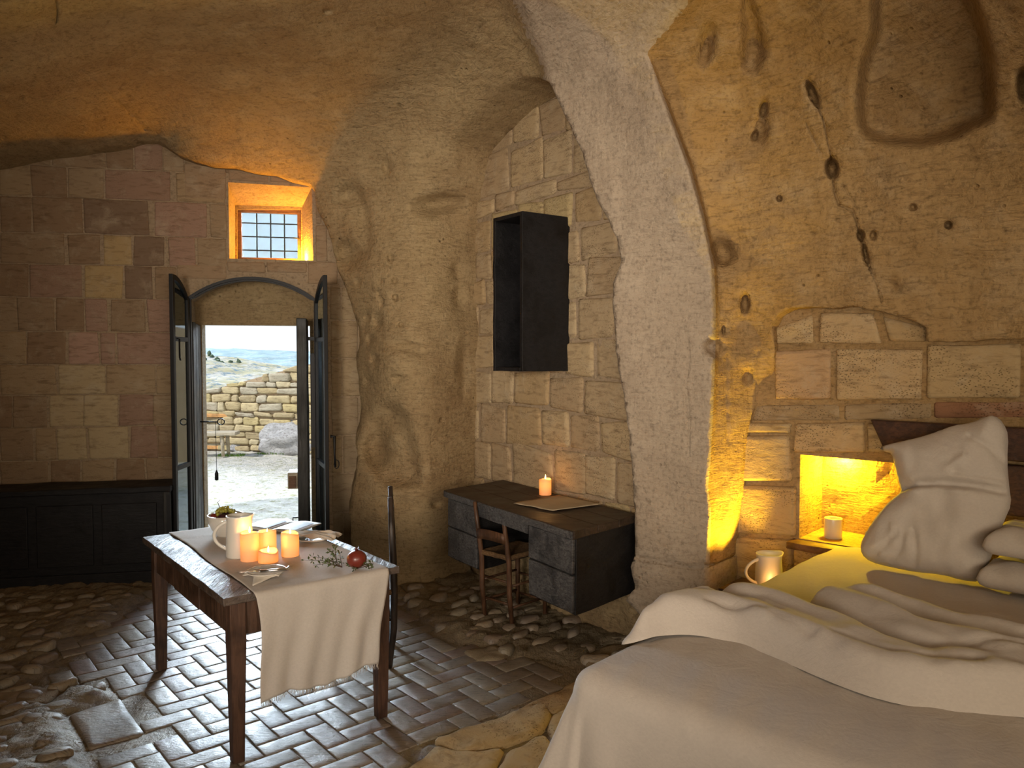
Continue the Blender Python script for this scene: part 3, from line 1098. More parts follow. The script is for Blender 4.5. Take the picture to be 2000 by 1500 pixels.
# band between the window and the arch, and the stones beside the window
u_a, u_b = BW.uz(345, 560)[0], BW.uz(700, 560)[0]
for a, b, y0, y1 in ((345, 442, 545, 518), (443, 520, 532, 512), (521, 600, 532, 512), (601, 660, 556, 512), (360, 442, 322, 388), (616, 640, 512, 440), (616, 628, 438, 372), (446, 525, 353, 330), (526, 606, 356, 330)):
    ya, yb = max(y0, y1), min(y0, y1)
    u0, z0 = BW.uz(a, ya); u1, z1 = BW.uz(b, yb)
    stone(BW, [(u0 + .005, z0 + .004), (u1 - .005, z0 + .004), (u1 - .005, z1 - .004), (u0 + .005, z1 - .004)], wall_back, col=(0.34, 0.24, 0.15), proud=0.007, mat='ashlar', jit=0.003, rough=0.003)

# --- alcove wall behind the desk
mb = MB()
prism(mb, AL, [(-1.2, -0.15), (1.93, -0.15), (1.93, 4.3), (-1.2, 4.3)], [], 0.0, 0.12)
wall_alcove = struct(obj('wall_alcove', mb, M['mortar'], origin=(0, 0, 0), smooth=False, fix=True))
zed = [AL.uz(927, y)[1] for y in (1130, 1050, 985, 925, 855, 790, 725, 662, 600, 545, 490, 430, 398, 317, 250, 190)]
zed = sorted(zed)
zs = [0.0, 0.28] + [z for z in zed if z > 0.5] + [zed[-1] + .32, zed[-1] + .62, zed[-1] + .9]
APAL = [(0.44, 0.33, 0.20), (0.47, 0.36, 0.22), (0.41, 0.30, 0.18), (0.48, 0.36, 0.21), (0.43, 0.31, 0.17)]
prev_u = []
for r in range(len(zs) - 1):
    u = -0.75 - random.random() * .3
    joints = [u]
    while u < 1.95:
        u += random.uniform(0.24, 0.52)
        joints.append(min(u, 1.88))
    for a, b in zip(joints[:-1], joints[1:]):
        if b < -0.5:
            continue
        c = random.choice(APAL)
        if random.random() < 0.12:
            c = (0.45, 0.35, 0.185)
        dz = 0.03 * math.sin(a * 2.3 + r); dz2 = 0.03 * math.sin(b * 2.3 + r); du = .03 * math.sin(a * 2.3 + r + 1); 
        s0 = 0.03 * math.sin(a * 2.3 + r + 1); s1 = 0.03 * math.sin(b * 2.3 + r + 1)
        t0 = 0.03 * math.sin(a * 2.3 + r + 2); t1 = 0.03 * math.sin(b * 2.3 + r + 2)
        g = 0.008
        stone(AL, [(a + g, zs[r] + g + s0), (b - g, zs[r] + g + s1), (b - g, zs[r + 1] - g + t0), (a + g, zs[r + 1] - g + t1)], wall_alcove, col=c, proud=random.uniform(0.006, 0.018), jit=0.016, rnd=0.02, rough=0.012, bw=.012)

# --- bedside wall with the lamp niche
nz0 = HW.uz(1565, 1052)[1]; nz1 = HW.uz(1565, 888)[1]; nu0 = HW.uz(1562, 960)[0]; nu1 = HW.uz(1760, 960)[0] + 0.08
niche = [(nu0, nz0), (nu1, nz0), (nu1, nz1), (nu0, nz1)]
mb = MB()
prism(mb, HW, [(-0.75, -0.15), (2.2, -0.15), (2.2, 2.2), (-0.75, 2.2)], [niche], 0.0, 0.38)
mb.box(Frame((HW.p0.x, HW.p0.y), (HW.U.x, HW.U.y), (HW.N.x, HW.N.y)), nu0 - .05, nu1 + .05, 0.34, 0.40, nz0 - .05, nz1 + .05, seg=(10, 1, 8), wob=0.02)
wall_head = struct(obj('wall_headboard', mb, M['rock_warm'], origin=(0, 0, 0), smooth=False, fix=True))


def hq(*pts):
    return [HW.uz(x, y) for x, y in pts]


HC = [(0.46, 0.33, 0.17), (0.43, 0.30, 0.15), (0.48, 0.34, 0.18)]
for q, c, pr in ((((1508, 672), (1588, 672), (1588, 616), (1515, 640)), HC[0], .012), (((1600, 670), (1726, 670), (1705, 612), (1602, 612)), HC[2], .018),
                 (((1738, 668), (1810, 668), (1810, 640), (1722, 616)), HC[1], .012),
                 (((1516, 782), (1624, 779), (1622, 680), (1514, 684)), (0.46, 0.30, 0.16), .02), (((1636, 782), (1800, 779), (1802, 682), (1634, 680)), HC[2], .018),
                 (((1810, 779), (1995, 776), (1995, 672), (1812, 674)), HC[0], .014), (((2003, 776), (2200, 772), (2200, 664), (2003, 668)), HC[1], .014),
                 (((1470, 820), (1640, 820), (1640, 790), (1478, 792)), (0.34, 0.24, 0.13), .004), (((1650, 820), (1820, 818), (1820, 788), (1650, 790)), (0.34, 0.24, 0.13), .004),
                 (((1826, 818), (2100, 815), (2100, 784), (1826, 786)), (0.30, 0.15, 0.08), .004),
                 (((1452, 845), (1546, 845), (1546, 826), (1458, 826)), HC[0], .03), (((1552, 884), (1690, 884), (1690, 826), (1554, 826)), HC[2], .03), (((1696, 884), (1850, 884), (1850, 826), (1696, 826)), HC[0], .03),
                 (((1444, 940), (1548, 940), (1546, 850), (1450, 850)), HC[2], .03), (((1436, 1040), (1556, 1046), (1556, 950), (1444, 946)), HC[1], .03),
                 (((1400, 1142), (1548, 1150), (1548, 1054), (1430, 1048)), HC[1], .03), (((1554, 1150), (1700, 1150), (1700, 1080), (1554, 1070)), HC[1], .03)):
    stone(HW, hq(*q), wall_head, col=c, proud=pr, jit=0.004, rnd=0.012, rough=0.008, bw=.008)

# ------------------------------------------------------------------ floor
BRICK_PX = [(40, 1338), (120, 1300), (112, 1258), (150, 1240), (215, 1225), (265, 1180), (300, 1145), (420, 1095), (760, 1095), (790, 1185), (860, 1245), (930, 1262), (985, 1290), (1060, 1282), (1120, 1300), (1140, 1318),
            (1090, 1352), (1005, 1392), (900, 1430), (830, 1452), (780, 1510), (760, 1700), (240, 1700), (176, 1480), (140, 1395), (235, 1362), (215, 1340), (120, 1332)]
BP = [tuple(at_z(x, y, 0.0)[:2]) for x, y in BRICK_PX]
E1 = R(40.3)
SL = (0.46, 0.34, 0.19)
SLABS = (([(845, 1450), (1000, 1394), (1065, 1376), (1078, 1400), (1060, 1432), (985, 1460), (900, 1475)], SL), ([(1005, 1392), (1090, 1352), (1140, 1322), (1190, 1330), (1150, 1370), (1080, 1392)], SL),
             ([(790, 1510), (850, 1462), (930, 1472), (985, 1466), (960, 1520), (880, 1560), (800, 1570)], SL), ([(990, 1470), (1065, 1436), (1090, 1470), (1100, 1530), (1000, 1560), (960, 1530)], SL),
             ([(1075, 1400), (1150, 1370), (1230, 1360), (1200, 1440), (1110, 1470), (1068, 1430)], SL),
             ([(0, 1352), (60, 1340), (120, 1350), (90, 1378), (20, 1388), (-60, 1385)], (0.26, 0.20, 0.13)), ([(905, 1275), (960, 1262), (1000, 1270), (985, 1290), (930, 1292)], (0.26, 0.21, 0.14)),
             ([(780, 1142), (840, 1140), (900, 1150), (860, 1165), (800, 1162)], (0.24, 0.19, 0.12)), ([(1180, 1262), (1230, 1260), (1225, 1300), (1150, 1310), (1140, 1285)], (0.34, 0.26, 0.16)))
big_tile = [(135, 1396), (234, 1364), (283, 1432), (176, 1461)]
mb = MB()
nxf, nyf = 330, 270
X = np.linspace(-4.9, 3.4, nxf + 1); Y = np.linspace(-2.8, 7.2, nyf + 1)
Y = np.concatenate([np.linspace(-2.8, 2.0, 40, endpoint=False), np.linspace(2.0, 7.0, 215)])
nyf = len(Y) - 1
PP = np.array([(x, y) for y in Y for x in X])
sdb = sdf(PP, BP)
flat = np.full(len(PP), -9.0)
for q in [s_[0] for s_ in SLABS] + [big_tile]:
    flat = np.maximum(flat, sdf(PP, [tuple(at_z(x, y, 0)[:2]) for x, y in q]))
zz = []
for (x, y), s, fl_ in zip(PP, sdb, flat):
    p = Vector((x, y, 0))
    if s > 0.02:
        z = -0.0065 + 0.001 * noise.noise(p * 30)
    else:
        k = min(1.0, (0.02 - s) / 0.12)
        q = Vector((x * math.cos(E1) + y * math.sin(E1), (-x * math.sin(E1) + y * math.cos(E1)) * 1.7, 0))
        d1 = noise.voronoi(q * 5.5)[0]
        lump = 1 - min(1.0, d1[0] * 1.35)
        d2 = noise.voronoi(q * 13)[0]
        d0 = noise.voronoi(q * 2.3)[0]
        crack = min(1.0, (d0[1] - d0[0]) * 9) ; crack2 = min(1.0, (d1[1] - d1[0]) * 6)
        z = -0.018 + k * (0.010 + 0.026 * lump + 0.014 * crack + 0.008 * crack2 + 0.012 * (1 - min(1, d2[0] * 1.3)) + 0.02 * noise.noise(p * 1.7) + 0.008 * noise.noise(p * 9))
    if fl_ > -0.03:
        z = min(z, -0.008)
    zz.append(z)
mb.v = [Vector((x, y, z)) for (x, y), z in zip(PP, zz)]
mb.f = [(j * (nxf + 1) + i, j * (nxf + 1) + i + 1, (j + 1) * (nxf + 1) + i + 1, (j + 1) * (nxf + 1) + i) for j in range(nyf) for i in range(nxf)]
floor = struct(obj('floor', mb, M['floor'], origin=(0, 0, 0)))


def flagstone(pts, parent, name, mat, col, top=0.0, thick=0.03, bev=0.008, step=0.05, wob=0.004, tilt=(0, 0)):
    """flat stone with the given outline on the floor"""
    L = smooth_line(resample(pts, step, True), 1, True)
    c = np.mean(L, 0)
    n = len(L)
    vs = []
    for (fr, dz) in ((0, -thick), (0, -bev), (bev, 0.0), (0.05, 0.001)):
        for x, y in L:
            dx, dy = c[0] - x, c[1] - y; ln = math.hypot(dx, dy)
            f = min(0.8, fr / max(ln, 1e-6))
            X_, Y_ = x + dx * f, y + dy * f
            z = top + dz + tilt[0] * (X_ - c[0]) + tilt[1] * (Y_ - c[1])
            if dz > -thick:
                z += noise.noise(Vector((X_ * 11, Y_ * 11, 2))) * wob
            vs.append(Vector((X_, Y_, z)))
    vs.append(Vector((c[0], c[1], top + 0.002)))
    fs = []
    for r in range(3):
        for k in range(n):
            fs.append((r * n + k, r * n + (k + 1) % n, (r + 1) * n + (k + 1) % n, (r + 1) * n + k))
    fs += [(3 * n + k, 3 * n + (k + 1) % n, len(vs) - 1) for k in range(n)]
    return obj(name, MB().add(vs, fs), M[mat], parent, color=col)


big_tile = [(135, 1396), (234, 1364), (283, 1432), (176, 1461)]
bt = [tuple(at_z(x, y, 0)[:2]) for x, y in big_tile]
# herringbone bricks
BWD = 0.1135
fr = rot_frame(bt[1][0], bt[1][1], E1)
variants = []
for v in range(8):
    mbv = MB()
    nx_, ny_ = 6, 5
    AX = [-.5, -.482, -.3, 0, .3, .482, .5]; AY = [-.5, -.462, -.15, .15, .462, .5]
    L_, W_ = BWD * 2 - 0.007, BWD - 0.007
    vs = []
    for j in range(ny_ + 1):
        for i in range(nx_ + 1):
            x = AX[i] * L_; y = AY[j] * W_
            e_ = (i in (0, nx_)) + (j in (0, ny_))
            z = -0.0022 * min(e_, 1) + noise.noise(Vector((x * 22 + v * 7, y * 22, v))) * 0.0016
            if e_ == 2:
                x *= 0.985; y *= 0.96
            x += noise.noise(Vector((x * 30, y * 30, v + 20))) * .003
            y += noise.noise(Vector((x * 30, y * 30, v + 30))) * .003
            vs.append(Vector((x, y, z)))
    fs = [(j * (nx_ + 1) + i, j * (nx_ + 1) + i + 1, (j + 1) * (nx_ + 1) + i + 1, (j + 1) * (nx_ + 1) + i) for j in range(ny_) for i in range(nx_)]
    ring = [i for i in range(nx_ + 1)] + [j * (nx_ + 1) + nx_ for j in range(1, ny_ + 1)] + [ny_ * (nx_ + 1) + i for i in range(nx_ - 1, -1, -1)] + [j * (nx_ + 1) for j in range(ny_ - 1, 0, -1)]
    b = len(vs); n = len(ring)
    vs += [vs[i] - Vector((0, 0, 0.022)) for i in ring]
    fs += [(ring[(k + 1) % n], ring[k], b + k, b + (k + 1) % n) for k in range(n)]
    me = bpy.data.meshes.new('brick')
    me.from_pydata([tuple(p) for p in vs], [], fs)
    me.materials.append(M['brick']); me.shade_smooth()
    variants.append(me)


def in_view(p, m=60):
    v = Vector(p) - EYE
    d = v.dot(FW)
    if d < 0.3:
        return False
    x = 1000 + v.dot(RT) / d * FPX; y = 750 - v.dot(UP) / d * FPX
    return -m < x < 2000 + m and -m < y < 1500 + m


cand = []
for x in range(-60, 60):
    for y in range(-60, 60):
        k = (x - y) % 4
        if k == 0:
            cand.append(((x + 1) * BWD, (y + .5) * BWD, 0))
        elif k == 3:
            cand.append(((x + .5) * BWD, (y + 1) * BWD, 1))
pts = np.array([tuple(fr(a, b, 0)[:2]) for a, b, _ in cand])
sb = sdf(pts, BP); tb = sdf(pts, bt)
n_b = 0
for (a, b, o_), p, s, t in zip(cand, pts, sb, tb):
    if s < 0.035 or t > -0.06 or not in_view((p[0], p[1], 0)):
        continue
    ob = bpy.data.objects.new('brick', random.choice(variants))
    COL.objects.link(ob)
    ob.parent = floor
    ob.location = (p[0] + random.uniform(-.002, .002), p[1] + random.uniform(-.002, .002), random.uniform(-.0015, .001))
    ob.rotation_euler = (random.gauss(0, .004), random.gauss(0, .004), E1 + o_ * math.pi / 2 + random.choice((0, math.pi)) + random.gauss(0, .012))
    g = random.random()
    base = [(0.21, 0.175, 0.14), (0.25, 0.21, 0.17), (0.19, 0.15, 0.125), (0.26, 0.22, 0.165), (0.22, 0.165, 0.14)][int(g * 5)]
    ob.color = (*base, 1)
    n_b += 1
print('bricks', n_b)
flagstone(bt, floor, 'large_floor_tile', 'brick', (0.22, 0.165, 0.115), top=0.002)
# pale rough slabs along the bed and a few in the rubble
SL = (0.50, 0.36, 0.19)
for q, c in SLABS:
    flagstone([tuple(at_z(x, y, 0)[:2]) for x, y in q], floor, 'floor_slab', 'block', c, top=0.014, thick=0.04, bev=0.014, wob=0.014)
# separate embedded stones in the two rubble areas
BPa = np.array(BP)


def embedded(px, py, L, Wd, col):
    p = at_z(px, py, 0)
    ang = E1 + random.gauss(0, .25)
    pts_ = []
    for k in range(9):
        a = 2 * math.pi * k / 9
        rr = random.uniform(.78, 1.05)
        x_, y_ = math.cos(a) * L / 2 * rr, math.sin(a) * Wd / 2 * rr
        pts_.append((p.x + x_ * math.cos(ang) - y_ * math.sin(ang), p.y + x_ * math.sin(ang) + y_ * math.cos(ang)))
    flagstone(pts_, floor, 'cobble', 'brick', col, top=random.uniform(.022, .048), thick=0.05, bev=0.016, wob=0.008, step=.04, tilt=(random.gauss(0, .08), random.gauss(0, .08)))


spots = []
tries = 0
while len(spots) < 105 and tries < 9000:
    tries += 1
    if random.random() < 0.93:
        px, py = random.uniform(-20, 330), random.uniform(1170, 1500)
        if py < 1170 + (330 - px) * 0.0:
            continue
    else:
        px, py = random.uniform(770, 1230), random.uniform(1150, 1330)
    p = at_z(px, py, 0)
    if sdf(np.array([(p.x, p.y)]), BP)[0] > -0.06 or sdf(np.array([(p.x, p.y)]), bt)[0] > -0.1:
        continue
    if (Vector((p.x, p.y, 0)) - AL.p0).dot(AL.N) > -0.1:
        continue
    if any((p.x - a) ** 2 + (p.y - b) ** 2 < 0.019 for a, b in spots):
        continue
    spots.append((p.x, p.y))
    c = random.choice([(0.22, 0.17, 0.12), (0.26, 0.20, 0.13), (0.19, 0.14, 0.10), (0.25, 0.21, 0.15)])
    if px > 700:
        c = tuple(v * 1.15 for v in c)
    embedded(px, py, random.uniform(.12, .20), random.uniform(.07, .11), c)

# ================================================================== WINDOW AND DOOR
BF = Frame((BW.p0.x, BW.p0.y), (BW.U.x, BW.U.y), (BW.N.x, BW.N.y))
wu0, wz0 = BW.uz(463, 507, TH); wu1, wz1 = BW.uz(588, 409, TH)
wz0 += 0.005
win = thing('window_1', '', '', BF((wu0 + wu1) / 2, TH + .05, wz0))
del win['label']; del win['category']
win['kind'] = 'structure'
mb = MB(); t = 0.035
mb.box(BF, wu0, wu0 + t, TH + .03, TH + .08, wz0, wz1); mb.box(BF, wu1 - t, wu1, TH + .03, TH + .08, wz0, wz1)
mb.box(BF, wu0 + t, wu1 - t, TH + .03, TH + .08, wz1 - t, wz1); mb.box(BF, wu0 + t, wu1 - t, TH + .03, TH + .08, wz0, wz0 + .02)
obj('window_frame', mb, M['shelf_wood'], win, smooth=False, bevel=.003)
for k in (1, 2, 3):
    u = wu0 + t + (wu1 - wu0 - 2 * t) * k / 4
    obj('bar', MB().tube([BF(u, TH + .12, wz0), BF(u, TH + .12, wz1)], 0.006, 6), M['iron'], win)
    z = wz0 + (wz1 - wz0) * (k - .2) / 3.75
    obj('bar', MB().tube([BF(wu0, TH + .126, z), BF(wu1, TH + .126, z)], 0.006, 6), M['iron'], win)
obj('pane', MB().box(BF, wu0 + t, wu1 - t, TH + .052, TH + .056, wz0 + .02, wz1 - t), M['glass'], win, smooth=False)
obj('latch', MB().tube([BF(wu1 - t * .6, TH + .02, (wz0 + wz1) / 2 - .03), BF(wu1 - t * .6, TH - .01, (wz0 + wz1) / 2 - .03), BF(wu1 - t * .6 - .05, TH - .012, (wz0 + wz1) / 2 - .028)], .006, 8), M['iron'], win)

# arched iron door frame
door = thing('door_1', '', '', BF((DL + DR) / 2, 0, 0)); del door['label']; del door['category']; door['kind'] = 'structure'
pa = [(DL, 0.0)] + arc_pts((DL, SPR), (DR, SPR), DTOP, 18) + [(DR, 0.0)]
mb = MB()
for w0, w1, d0, d1 in ((0.0, 0.022, -0.035, 0.02), (0.022, 0.034, -0.01, 0.03)):
    def off(pts, d):
        o_ = []
        cx = (DL + DR) / 2
        for i, (u, z) in enumerate(pts):
            if i in (0, len(pts) - 1):
                o_.append((u + (d if u < cx else -d), z))
            else:
                a = Vector(pts[i - 1]); b = Vector(pts[i + 1]); tt = (b - a).normalized(); nn = Vector((tt.y, -tt.x))
                o_.append((u + nn.x * d, z + nn.y * d))
        return o_
    A_, B_ = off(pa, w0), off(pa, w1)
    n = len(pa)
    vs = [BF(u, d0, z) for u, z in A_] + [BF(u, d0, z) for u, z in B_] + [BF(u, d1, z) for u, z in A_] + [BF(u, d1, z) for u, z in B_]
    fs = []
    for i in range(n - 1):
        fs += [(i, i + 1, n + i + 1, n + i), (2 * n + i, 3 * n + i, 3 * n + i + 1, 2 * n + i + 1), (i, 2 * n + i, 2 * n + i + 1, i + 1), (n + i, n + i + 1, 3 * n + i + 1, 3 * n + i)]
    mb.add(vs, fs)
obj('door_frame', mb, M['iron'], door, fix=True, smooth=False)


def leaf_door(hinge_u, near_px, near_d, flip, label):
    """glazed leaf of half an arch, opened into the room"""
    h = BF(hinge_u, -0.03, 0)
    npt = at_depth(near_px, 700, near_d)
    ex = Vector((npt.x - h.x, npt.y - h.y, 0)); wl = ex.length; ex.normalize()
    ey = Vector((-ex.y, ex.x, 0)) * (1 if flip else -1)
    F = Frame((h.x, h.y), (ex.x, ex.y), (ey.x, ey.y))
    root = thing('glazed_door_leaf', label, 'door', F(0, 0, 0), 'glazed door leaves opened inward')
    half = (DR - DL) / 2
    hh = DTOP - SPR; r = (half * half + hh * hh) / (2 * hh); cz = DTOP - r

    def top(a):
        x = half - min(a, half) * half / wl if wl else 0
        return cz + math.sqrt(max(0, r * r - x * x)) - 0.02
    z0 = 0.03; st = 0.04; th = 0.030
    # stiles
    for a0, a1 in ((0, st), (wl - st, wl)):
        mb = MB(); mb.hexa([F(a0, -th / 2, z0), F(a1, -th / 2, z0), F(a1, th / 2, z0), F(a0, th / 2, z0)], [F(a0, -th / 2, top(a0)), F(a1, -th / 2, top(a1)), F(a1, th / 2, top(a1)), F(a0, th / 2, top(a0))])
        obj('stile', mb, M['iron'], root, smooth=False, bevel=.003, fix=True)
    # curved top rail
    mb = MB(); N_ = 10; vs = []
    for i in range(N_ + 1):
        a = st + (wl - 2 * st) * i / N_
        for dz in (-st, 0):
            for b in (-th / 2, th / 2):
                vs.append(F(a, b, top(a) + dz))
    fs = []
    for i in range(N_):
        k = i * 4
        fs += [(k, k + 4, k + 6, k + 2), (k + 1, k + 3, k + 7, k + 5), (k, k + 1, k + 5, k + 4), (k + 2, k + 6, k + 7, k + 3)]
    mb.add(vs, fs)
    obj('top_rail', mb, M['iron'], root, smooth=False, fix=True)
    obj('bottom_rail', MB().box(F, st, wl - st, -th / 2, th / 2, z0, z0 + .22), M['iron'], root, smooth=False, bevel=.003)
    zb = [z0 + .22, 0.80, 1.20, 1.62 + .22, 99]
    zb = [z0 + .22, 0.86, 1.86, 99]
    for z in zb[1:-1]:
        obj('muntin', MB().box(F, st, wl - st, -th / 2, th / 2, z - .018, z + .018), M['iron'], root, smooth=False, bevel=.003)
    for a_, b_ in zip(zb[:-1], zb[1:]):
        mb = MB(); lo = a_ + (.018 if a_ > .3 else 0)
        vs = []
        for i in range(7):
            a = st + (wl - 2 * st) * i / 6
            hi = min(b_ - .018, top(a) - st)
            for b in (-.002, .002):
                vs += [F(a, b, lo), F(a, b, hi)]
        fs = []
        for i in range(6):
            k = i * 4
            fs += [(k, k + 4, k + 5, k + 1), (k + 2, k + 3, k + 7, k + 6)]
        mb.add(vs, fs)
        obj('pane', mb, M['glass'], root, smooth=False)
    return root, F, wl


rl, FL, wl_ = leaf_door(DL + .015, 336, 5.86, True, 'narrow glazed metal door leaf opened inward beside the black chest')
mb = MB().tube([FL(wl_ - .02, .03, 1.86), FL(wl_ - .02, .05, 1.86), FL(wl_ - .02, .05, 1.72), FL(wl_ + .02, .07, 1.70)], .007, 8)
obj('bolt', mb, M['iron'], rl)
rr_, FR_, wr_ = leaf_door(DR - .015, 637, 5.96, False, 'narrow glazed metal door leaf opened inward against the rock column side')
mb = MB().tube([FR_(wr_ - .01, -.03, 1.10), FR_(wr_ - .01, -.06, 1.10), FR_(wr_ - .01, -.06, .96), FR_(wr_ - .01, -.065, .86)], [.014, .012, .008, .008], 8)
mb.tube([FR_(wr_ - .01, -.075 + .02 * math.cos(k * .7), .88 + .035 * math.sin(k * .7)) for k in range(10)], .004, 6)
obj('handle', mb, M['iron'], rr_)

# dark plank shutters of the outer doorway, folded back in the reveal
for side, (pa_, pb_), lab in ((1, (372, 398), 'dark wooden outer door folded back against the doorway side nearer the chest'), (-1, (588, 610), 'dark wooden outer door folded back against the doorway side nearer the rock')):
    uu = DL if side > 0 else TR
    root = thing('plank_shutter', lab, 'door', BF(uu, TH - .1, 0), 'folded outer door leaves')
    zt = BW.uz(372, 628)[1] if side > 0 else LZ + .05
    x0, x1 = (uu + .003, uu + .04) if side > 0 else (uu - .095, uu - .012)
    for k in range(3):
        d0 = (.035 + k * .11) if side > 0 else (TH - .30 + k * .095)
        obj('plank', MB().box(BF, x0, x1, d0, d0 + (.105 if side > 0 else .09), 0.02, zt - .01 * k, seg=(1, 1, 8), wob=.005), M['door_wood'], root, smooth=False, bevel=.005)
    if side > 0:
        hk = BF(x1, TH - .09, 1.17)
        mb = MB().tube([hk, hk + Vector((.07, -.01, .0)), hk + Vector((.15, -.01, -.002))], .006, 8)
        c = hk + Vector((.18, -.01, 0))
        mb.tube([c + Vector((.03 * math.cos(a * math.pi / 5), 0, .026 * math.sin(a * math.pi / 5))) for a in range(11)], .005, 6)
        k_ = obj('latch_rod', mb, M['iron'], root)
        obj('pull_cord', MB().tube([hk + Vector((.135, -.012, 0)), hk + Vector((.137, -.012, -.42))], .0022, 6), M['iron'], root)
        obj('cord_weight', MB().lathe(hk + Vector((.137, -.012, -.50)), [(.0, 0), (.015, .005), (.015, .06), (.009, .075), (.003, .09)], 12), M['iron'], root)
    else:
        obj('lock_box', MB().box(BF, x0 - .085, x0 - .002, TH - .28, TH - .05, .60, .74), M['grey_wood'], root, smooth=False, bevel=.006)
        obj('lock_plate', MB().box(BF, x0 - .075, x0 - .015, TH - .288, TH - .28, .61, .71), M['shelf_wood'], root, smooth=False, bevel=.003)
        for z in (.34, .22):
            obj('staple', MB().tube([BF(x0, TH - .2, z), BF(x0 - .05, TH - .2, z), BF(x0 - .052, TH - .2, z - .03)], .006, 6), M['iron'], root)
        obj('long_bar', MB().box(BF, DR - .07, DR - .035, .08, .13, .95, 1.75), M['iron'], root, smooth=False, bevel=.003)
        obj('hinge_strap', MB().box(BF, x1, DR - .03, TH - .2, TH - .17, 1.86, 1.89), M['iron'], root, smooth=False)

# ================================================================== CHEST
c0 = at_z(-230, 1195, 0); c1 = at_z(287, 1141, 0)
cx = Vector((c1.x - c0.x, c1.y - c0.y, 0)); CL = cx.length; cx.normalize()
c0 = Vector((c1.x, c1.y, 0)) - BW.U * 1.75; cx = BW.U.copy()
CF = Frame((c0.x, c0.y), (cx.x, cx.y), (-cx.y, cx.x))
# stretch so the lid end reaches the door leaf
e = at_z(337, 956, .74); CL = CF.inv(e)[0] - .04
chest = thing('chest', 'long black wooden chest with a flat lid against the stone wall', 'chest', CF(CL / 2, .25, 0))
CD = .335; CH = .70
obj('body', MB().box(CF, .03, CL - .03, .02, CD, .06, CH, seg=(12, 1, 3), wob=.004), M['black_wood'], chest, smooth=False, bevel=.004)
obj('lid', MB().box(CF, 0, CL, -.015, CD + .01, CH, CH + .045, seg=(14, 2, 1), wob=.006), M['black_wood'], chest, smooth=False, bevel=.008)
obj('plinth', MB().box(CF, .01, CL - .01, 0, CD, 0.0, .10), M['black_wood'], chest, smooth=False, bevel=.006)
for k in range(4):
    a = .08 + (CL - .16) * k / 4; b = .08 + (CL - .16) * (k + 1) / 4
    mb = MB().box(CF, a + .03, b - .03, .004, .022, .16, .62)
    p = obj('panel', mb, M['black_wood'], chest, smooth=False, bevel=.006)
obj('corner_post', MB().box(CF, CL - .06, CL - .012, -.002, .05, .10, CH), M['door_wood'], chest, smooth=False, bevel=.006)
obj('iron_strap', MB().box(CF, CL - .035, CL - .005, -.008, -.002, .22, CH - .02), M['iron'], chest, smooth=False)

# ================================================================== DINING TABLE
TZ = 0.735
tB = at_z(437, 1170, TZ); tA = at_z(278, 1049, TZ); tC = at_z(781, 1106, TZ)
ex = (tC - tB); TW = ex.length; ex = ex.normalized(); ey = (tA - tB); TLn = ey.length; ey = ey.normalized()
TF = Frame((tB.x, tB.y), (ex.x, ex.y), (ey.x, ey.y))
table = thing('dining_table', 'old dark wooden table with a linen runner and candles, facing the open door', 'table', TF(TW / 2, TLn / 2, 0))
for k in range(4):
    a0 = TW * k / 4; a1 = TW * (k + 1) / 4 - (.003 if k < 3 else 0)
    obj('plank', MB().box(TF, a0, a1, 0, TLn, TZ - .034, TZ, seg=(3, 22, 1), wob=.004), M['table_top'], table, smooth=False, bevel=.004)
lg = .068; ins = .035
mb = MB()
AZ0, AZ1 = TZ - .185, TZ - .034
obj('apron', MB().box(TF, ins + .012, ins + .035, ins + lg, TLn - ins - lg, AZ0, AZ1, seg=(1, 12, 1), wob=.002), M['table_wood'], table, smooth=False, bevel=.002)
obj('apron', MB().box(TF, TW - ins - .035, TW - ins - .012, ins + lg, TLn - ins - lg, AZ0, AZ1), M['table_wood'], table, smooth=False, bevel=.002)
obj('apron', MB().box(TF, ins + lg, TW - ins - lg, ins + .012, ins + .035, AZ0, AZ1), M['table_wood'], table, smooth=False, bevel=.002)
obj('apron', MB().box(TF, ins + lg, TW - ins - lg, TLn - ins - .035, TLn - ins - .012, AZ0, AZ1), M['table_wood'], table, smooth=False, bevel=.002)
dr = obj('drawer', MB().box(TF, ins + .004, ins + .014, ins + lg + .38, ins + lg + .80, AZ0 + .004, AZ1 - .006), M['table_wood'], table, smooth=False, bevel=.002)
for a in (ins, TW - ins - lg):
    for b in (ins, TLn - ins - lg):
        ca, cb = a + lg / 2, b + lg / 2
        t0, t1 = lg / 2, lg / 2 * .72
        mb = MB()
        vs = []
        zz_ = [AZ1, AZ0 - .02, .4, .2, 0.0]
        for z in zz_:
            h = t0 if z >= AZ0 - .03 else t1 + (t0 - t1) * (z / (AZ0 - .02))
            for sx_, sy_ in ((-1, -1), (1, -1), (1, 1), (-1, 1)):
                p = TF(ca + sx_ * h, cb + sy_ * h, z); p += Vector(noise.noise_vector(p * 6)) * .003 * (z > 0)
                vs.append(p)
        fs = [(3, 2, 1, 0)]
        fs = []
        for r in range(len(zz_) - 1):
            for k in range(4):
                fs.append((r * 4 + k, (r + 1) * 4 + k, (r + 1) * 4 + (k + 1) % 4, r * 4 + (k + 1) % 4))
        fs += [(0, 1, 2, 3), (16 + 3, 16 + 2, 16 + 1, 16)]
        mb.add(vs, fs)
        obj('leg', mb, M['leg_wood'], table, smooth=False, bevel=.004, fix=True)

# linen runner hanging over the near end
def inv(p):
    return TF.inv((p.x, p.y))


